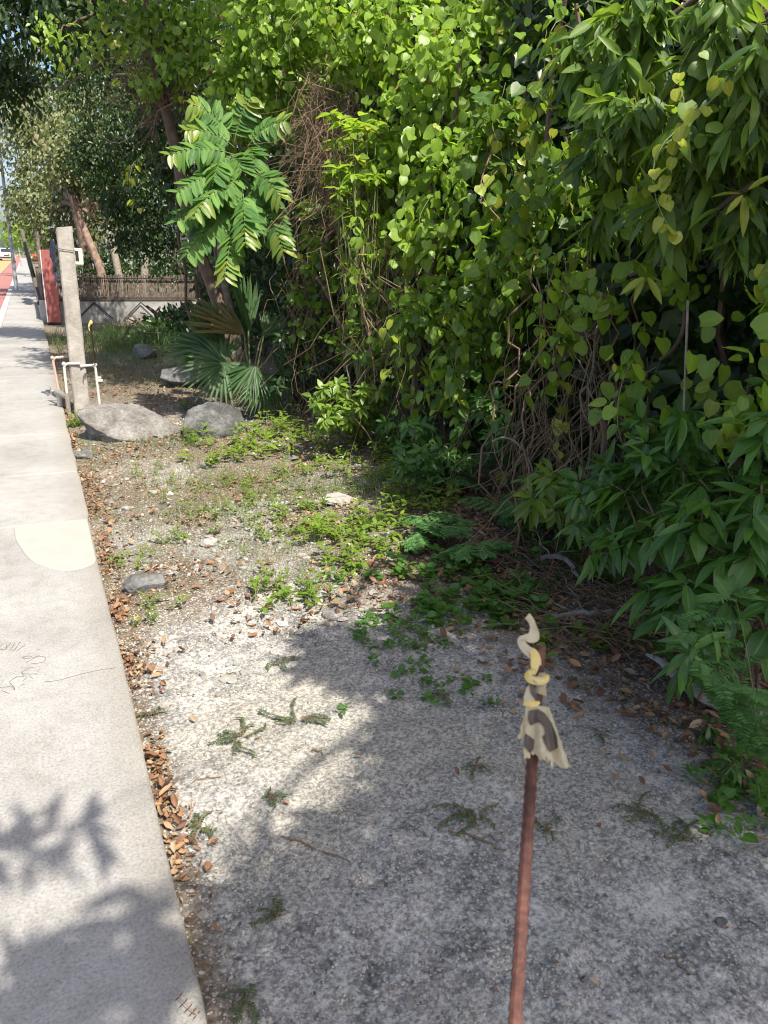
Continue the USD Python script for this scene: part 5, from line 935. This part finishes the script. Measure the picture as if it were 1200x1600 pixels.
fan(at(388, 518, 7.75), vc+_r*.6, _u*.98-_r*.12, .60, 20, .75, 0)
fan(at(350, 540, 7.75), vc+_r*.2, _u*.8-_r*.6, .55, 20, .95, .05)
fan(at(412, 585, 7.6), vc+_r*.5+[0, 0, .2], -_u*.9+_r*.3, .44, 22, 2.6, .12)
fan(at(412, 525, 7.7), vc+[0, 0, .2], _u*.8+_r*.55, .36, 16, 1.5, .15)
fan(at(400, 570, 7.55), vc*.8+[0, 0, .4]-_r*.3, -_u*.8-_r*.4, .42, 20, 2.0, .12)
fan(at(330, 545, 7.8), vc*.6+[0, 0, .6], -_r*.98+_u*.15, .55, 22, 1.6, .1)
fan(at(425, 548, 7.9), vc*.6+[0, 0, .5], _r*.9-_u*.35, .42, 18, 1.7, .18)
# ------------------------------------------------------------------ leaning trunk with high crown beside the palm
rg = np.random.default_rng(120); tb1 = at(352, 560, 8.7); tb1[2] = gz(tb1[0], tb1[1])-.05
t = Thing('leaning_tree', 'leaning brown tree trunk rising behind the fan palm', 'tree', tb1)
tk = smooth_path([tb1, at(346, 490, 8.65), at(322, 420, 8.6), at(300, 360, 8.5), at(284, 280, 8.4), at(264, 190, 8.3), at(240, 90, 8.2), at(228, -60, 8.1), at(250, -220, 8.0)], 40)
t.part('trunk', tube(tk, [.085, .078, .07, .06, .05, .04, .03], 9), 'bark', True)
t.part('trunk', tube(smooth_path([tb1+[.15, .1, 0], at(362, 490, 8.9), at(345, 410, 9), at(352, 300, 9.1), at(380, 120, 9.2)], 24), [.045, .04, .03, .02], 7), 'grey_bark', True)
A = Leaves(OVATE, 'dark_leaf'); st = []
for k, (c, rad) in enumerate([((2.0, 7.6, 5.4), (1.0, 1.1, .7)), ((2.9, 8.3, 5.8), (1.1, 1.1, .8)), ((1.5, 8.6, 5.6), (1.0, 1.0, .7)), ((2.4, 9.6, 5.6), (1.2, 1.2, .8)), ((3.6, 9.6, 5.0), (1.1, 1.2, .9)), ((1.4, 9.7, 5.0), (.9, .9, .6))]):
    lobe(A, c, rad, 1500, .13, seed=500+k, shell=.4, gap=.3); p = wiggle(tk[-8], c, 9, .2, rng=rg); t.part('limb', tube(p, [.010, .005], 6), 'bark', True)
flush(t, [A], 0)
# bare twigs and dead vines below the crown
def tangle(label, zones, n, seed, mat_='dry_vine', name='dead_vines', cat='dead vines', r=.0035, vert=.5, ln=(.3, .9)):
    rg = np.random.default_rng(seed); c0 = at(zones[0][0], zones[0][1], zones[0][2]); t = Thing(name, label, cat, c0*[1, 1, 0], kind='stuff'); ms = []
    for (px, py, d, rx, ry) in zones:
        for _ in range(n):
            p = at(px+rg.normal(0, rx*.5), py+rg.normal(0, ry*.5), d+rg.normal(0, .18)); l = rg.uniform(*ln); dd = rg.normal(0, 1, 3); dd[2] = dd[2]*(1-vert)-vert*2.2; e = p+unit(dd)*l
            ms.append(tube(wiggle(p-unit(dd)*l*.3, e, 7, l*.18, rng=rg), [r*rg.uniform(.5, 1.3), r*.35], 4, False))
    t.part('vine_stems', join(ms), mat_, kind='stuff')
tangle('mass of dead brown vine stems hanging between the compound leaf sapling and the sunlit mound', [(520, 220, 6.9, 50, 80), (545, 290, 6.7, 40, 70), (500, 170, 7.0, 40, 50)], 170, 131)
tangle('fine dead twigs tangled around the leaning tree high up', [(225, 115, 8.4, 45, 45), (260, 150, 8.4, 30, 45)], 90, 132, vert=.1)
tangle('thin bare stems hanging in the hollow left of the sapling', [(590, 440, 6.3, 60, 70), (640, 520, 6.0, 50, 80), (500, 480, 7.4, 50, 80)], 36, 133, vert=.75, ln=(.5, 1.3))
tangle('bare hanging stems in the dark hollow below the climber at right', [(900, 560, 4.2, 70, 110), (960, 640, 3.9, 60, 80), (830, 660, 4.6, 60, 60), (880, 720, 4.1, 50, 60)], 34, 134, vert=.75, ln=(.3, .9), r=.0035)
rg = np.random.default_rng(140)
for k in range(46):
    px, py, d = [(rg.uniform(560, 700), rg.uniform(360, 450), rg.uniform(5.9, 6.6)), (rg.uniform(820, 1000), rg.uniform(380, 500), rg.uniform(3.9, 4.6)), (rg.uniform(430, 520), rg.uniform(380, 450), rg.uniform(7.4, 7.9))][k % 3]
    a = at(px, py, d); e = a+np.array([rg.normal(0, .2), rg.normal(0, .2), 0]); e[2] = gz(e[0], e[1])-.02
    x = Thing('liana', 'bare brown hanging stem reaching the ground under the climbers', 'vine stem', e, group=TH); x.part('stem', tube(wiggle(a, e, 14, .22, rng=rg), rg.uniform(.004, .010), 5), 'dry_vine' if rg.random() < .7 else 'grey_bark', True)
for lab, pts, r, m_ in [('reddish brown vine stem dangling across the sunlit climber', [(762, 200, 4.75), (763, 250, 4.7), (752, 300, 4.7), (765, 325, 4.7), (780, 342, 4.7)], .006, 'red_stem'), ('grey curved limb looping through the dark at right', [(1050, 430, 3.5), (1070, 490, 3.5), (1062, 530, 3.55), (1030, 562, 3.6)], .012, 'bark'), ('pale slanting branch stub under the drooping leaves', [(1180, 285, 2.9), (1140, 312, 2.95), (1110, 335, 3.0)], .012, 'bark'), ('thick twisting stem at the foot of the tangled climber', [(935, 640, 3.8), (945, 700, 3.8), (930, 760, 3.85), (925, 830, 3.9)], .018, 'bark'), ('slanting brown limb behind the round leaved climber', [(1110, 350, 3.3), (1060, 390, 3.4), (985, 430, 3.6)], .014, 'bark'), ('pale thin stem standing upright before the right bushes', [(1075, 470, 3.1), (1070, 600, 3.05), (1068, 740, 3.0), (1072, 830, 2.95)], .005, 'grey_bark'), ('thin looping vine stem hanging from the dead twigs at upper left', [(232, 150, 8.2), (215, 200, 8.2), (190, 222, 8.2), (160, 212, 8.2)], .006, 'grey_bark'), ('curved pale stem arching out of the hollow', [(770, 690, 4.4), (805, 690, 4.3), (825, 715, 4.3), (832, 735, 4.3)], .007, 'grey_bark')]:
    c = smooth_path([at(*p) for p in pts], 20); x = Thing('vine_stem', lab, 'vine stem', c[-1]); x.part('stem', tube(c, [r, r*.75], 7), m_, True)
# hanging yellow-leaved vines near the top right
for k, (lab, px, py, d, ln) in enumerate([('hanging vine with round yellow leaves before the top right foliage', 1098, 60, 2.7, .55), ('second hanging vine with yellow leaves at the right border', 1150, 130, 2.7, .5), ('short hanging sprig with pale leaves over the bright climber', 655, 195, 5.2, .7), ('pale leaved strand hanging left of the sunlit mound', 545, 330, 6.0, .5), ('yellowing strand hanging in the middle of the right hand foliage', 935, 300, 3.5, .35), ('yellow leaved strand across the dark crown at upper left', 165, 20, 8.0, .7), ('pale strand dangling from the crown at upper left', 215, 250, 8.1, .5)]):
    rg = np.random.default_rng(150+k); p = at(px, py, d); x = Thing('hanging_vine', lab, 'vine', p); st = []; A = Leaves(ROUND+HEART[:2], 'vine_leaf' if 2 <= k <= 4 else 'vine_leaf_yellow'); strand(A, p, ln, .06 if d < 3 else .09, rg, step=.04, stems=st, rnd=.7); x.part('stem', join(st), 'green_stem'); flush(x, [A], 40, 8)

# ------------------------------------------------------------------ thicket behind, crowns at upper left
def thicket(label, zones, seed, mat_='dark_leaf', size=.15, n=2600, name='thicket'):
    rg = np.random.default_rng(seed); c0 = np.array(zones[0][:3]); t = Thing(name, label, 'thicket', c0*[1, 1, 0], kind='stuff'); A = Leaves(TINY, mat_); st = []
    for (x, y, z, rx, ry, rz_) in zones:
        d = rdir(n, rg)*rg.random((n, 1))**.45; p = np.array([x, y, z])+d*[rx, ry, rz_]; p = p[p[:, 2] > 0]; k = len(p)
        A.add(p, unit(rg.normal(0, 1, (k, 3))+[0, 0, -.5]), unit(rg.normal(0, .6, (k, 3))+TOCAM+[0, 0, .5]), size*rg.uniform(.6, 1.2, k), None, rg)
        for _ in range(10):
            a = np.array([x+rg.normal(0, rx*.5), y+rg.normal(0, ry*.5), 0]); st.append(tube(wiggle(a, a+np.array([rg.normal(0, .4), rg.normal(0, .4), z+rz_*.6]), 8, .3, rng=rg), [.03, .012], 5, False))
    t.part('stems', join(st), 'bark', kind='stuff'); flush(t, [A], 0)
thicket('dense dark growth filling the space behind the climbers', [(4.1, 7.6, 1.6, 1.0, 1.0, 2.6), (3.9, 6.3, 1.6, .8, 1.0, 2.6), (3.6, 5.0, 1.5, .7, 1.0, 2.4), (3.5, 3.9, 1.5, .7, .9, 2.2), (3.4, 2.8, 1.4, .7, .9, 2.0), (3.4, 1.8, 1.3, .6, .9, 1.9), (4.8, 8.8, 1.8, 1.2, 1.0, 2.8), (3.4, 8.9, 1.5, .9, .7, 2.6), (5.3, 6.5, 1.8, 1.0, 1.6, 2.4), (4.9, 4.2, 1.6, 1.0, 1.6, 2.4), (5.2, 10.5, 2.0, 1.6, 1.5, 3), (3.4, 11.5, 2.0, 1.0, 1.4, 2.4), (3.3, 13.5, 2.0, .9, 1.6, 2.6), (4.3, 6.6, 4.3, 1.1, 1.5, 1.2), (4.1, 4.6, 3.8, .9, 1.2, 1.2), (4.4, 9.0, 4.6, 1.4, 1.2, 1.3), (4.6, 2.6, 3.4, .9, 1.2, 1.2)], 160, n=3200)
def crown_tree(label, base, trunk_pts, lobes, seed, mat_, size, shapes=TINY, gap=.33, rt_=(.14, .05), bark_='bark', name='tree', shell=.35, dens=1.0, rnd=None):
    rg = np.random.default_rng(seed); base = np.array(base, float); t = Thing(name, label, 'tree', base); tk = smooth_path(trunk_pts, 16); t.part('trunk', tube(tk, list(rt_), 9), bark_, True); A = Leaves(shapes, mat_)
    for k, (x, y, z, rx, ry, rz_) in enumerate(lobes):
        n = int(dens*2.4*2*math.pi*rx*rz_/(size*size*.35)); pos = lobe(A, (x, y, z), (rx, ry, rz_), n, size, seed=seed*13+k, gap=gap, shell=shell, rnd=rnd, freq=3.0)
        p = wiggle(tk[-1-(k % 4)], np.array([x, y, z]), 9, .35, rng=rg); t.part('limb', tube(p, [rt_[1], rt_[1]*.3], 6), bark_, True)
    flush(t, [A], 0)
def L3(px, py, d, rx, ry, k=.8): return (*at(px, py, d), px_rad(rx, d), px_rad(rx, d)*k, px_rad(ry, d))
b = flat(165, 440, 0); c = at(186, 470, 22.5)
crown_tree('pale leaved street tree along the sidewalk beyond the stick fence', [1.7, 26, 0], [(1.7, 26, 0), (1.6, 26, 1.6), (1.3, 25.6, 3.4)], [L3(60, 240, 25, 62, 70), L3(120, 200, 25, 80, 80), L3(90, 320, 24.5, 70, 60), L3(45, 320, 26, 42, 50), L3(150, 300, 24, 70, 70), L3(180, 360, 24, 60, 36), L3(40, 180, 26, 60, 60), L3(110, 375, 25, 50, 26), L3(20, 130, 26, 60, 60)], 170, 'far_leaf', .17, rt_=(.17, .10), bark_='pale_bark', dens=.8)
crown_tree('feathery dark tree hanging in front of the pale street tree', [2.9, 14.5, 0], [(2.9, 14.5, 0), (2.7, 14.4, 2.0), (2.2, 14.2, 4.2)], [L3(170, 130, 14, 80, 70), L3(215, 210, 13.5, 60, 70), L3(160, 250, 14.5, 55, 50), L3(240, 300, 13.5, 50, 70), L3(200, 330, 14.5, 50, 40), L3(250, 390, 14, 36, 36), L3(205, 375, 15, 36, 22), L3(240, 350, 14.5, 40, 40)], 171, 'dark_leaf', .085, dens=1.0)
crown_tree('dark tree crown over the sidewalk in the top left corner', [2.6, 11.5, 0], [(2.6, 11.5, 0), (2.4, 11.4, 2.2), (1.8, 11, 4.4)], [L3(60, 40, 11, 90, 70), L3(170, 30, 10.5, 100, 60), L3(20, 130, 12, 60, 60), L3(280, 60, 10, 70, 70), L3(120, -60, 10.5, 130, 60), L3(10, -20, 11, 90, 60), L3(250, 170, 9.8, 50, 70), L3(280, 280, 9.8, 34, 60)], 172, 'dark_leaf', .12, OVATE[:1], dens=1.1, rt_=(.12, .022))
climber('bright drooping leaf cluster below the dark crown at upper left', [(90, 55, 9.2, 36, 30, .7), (125, 85, 9.2, 30, 24, .7), (170, 70, 9.0, 40, 22, .6)], 'vine_leaf', 9, at(150, -60, 9.3), size=.12, rnd=.7, dens=.7, shapes=OVATE, name='leaf_spray', cat='foliage spray', limit=80)
for k, (lab, x0_, x1_, r, seed) in enumerate([('pale peeling tree trunk left of two others behind the stick fence', (160, 432), (143, 385), .125, 173), ('dark forked tree trunk in the middle behind the stick fence', (186, 432), (176, 385), .115, 174), ('straight tree trunk at right behind the stick fence', (226, 436), (228, 380), .12, 175)]):
    d = 20.5+k*.3; a = at(*x0_, d); a2 = np.array([a[0]+.0, a[1], 0]); e = at(*x1_, d); pts = [a2, a, e, e+(e-a)*1.5+[0, 0, .4]]
    crown_tree(lab, a2, pts, [(*(e+[.2, .3, 2.4]), 1.3, 1.0, .9), (*(e+[-.5, .3, 2.0]), .9, .9, .7), (*(e+[.6, .5, 1.5]), .8, .8, .5)], seed, 'dark_leaf' if k else 'far_leaf', .15, rt_=(r, r*.6), bark_='pale_bark' if k == 0 else 'grey_bark', dens=.6)
crown_tree('small light green tree past the netting at the far left', [.9, 45, 0], [(.9, 45, 0), (.8, 45, 2), (.6, 45, 3)], [L3(30, 372, 46, 30, 24), L3(52, 360, 44, 30, 28), L3(20, 352, 48, 20, 18), L3(65, 385, 42, 24, 20)], 176, 'vine_leaf', .22, dens=.6, rt_=(.12, .06))
thicket('green mass of garden bushes behind the stick fence', [(3.0, 16.2, .1, 1.1, 1.3, .42), (2.2, 15.0, .05, .6, .9, .28), (2.5, 23.5, .9, 2.2, .8, .7), (5, 22.5, 1.2, 1.5, 1, 1.3), (4.8, 27, 3, 2.5, 2, 2.5), (7, 24, 2.5, 2, 2, 2.5), (4.6, 18, 1.3, 1.0, 1.5, 1.9), (4.4, 16, 1.2, .9, 1.2, 1.8)], 178, n=2200)
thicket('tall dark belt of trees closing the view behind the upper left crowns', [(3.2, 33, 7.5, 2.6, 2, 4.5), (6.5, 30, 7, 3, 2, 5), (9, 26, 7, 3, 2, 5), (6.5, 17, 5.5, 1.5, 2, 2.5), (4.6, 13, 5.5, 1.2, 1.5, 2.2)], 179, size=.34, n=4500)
tw = Thing('garden_wall', 'pale orange garden wall far behind the stick fence', 'wall', (4, 30, 0)); tw.part('wall_face', box((6, 31, .55), (11, .2, 1.5)), 'patch_cement'); tw.part('wall_top', box((6, 31, 1.31), (11.1, .28, .05)), 'dirty_white')
bl = at(143, 322, 12); x = Thing('pale_blossom', 'pale hanging dead blossom against the dark feathery tree', 'blossom', bl); A = Leaves(OVATE, 'straw'); rg = np.random.default_rng(180)
for _ in range(14): whorl(A, bl+rg.normal(0, 1, 3)*[.03, .03, .07], [0, 0, -1.], 4, .11, rg, .9)
flush(x, [A], 0)
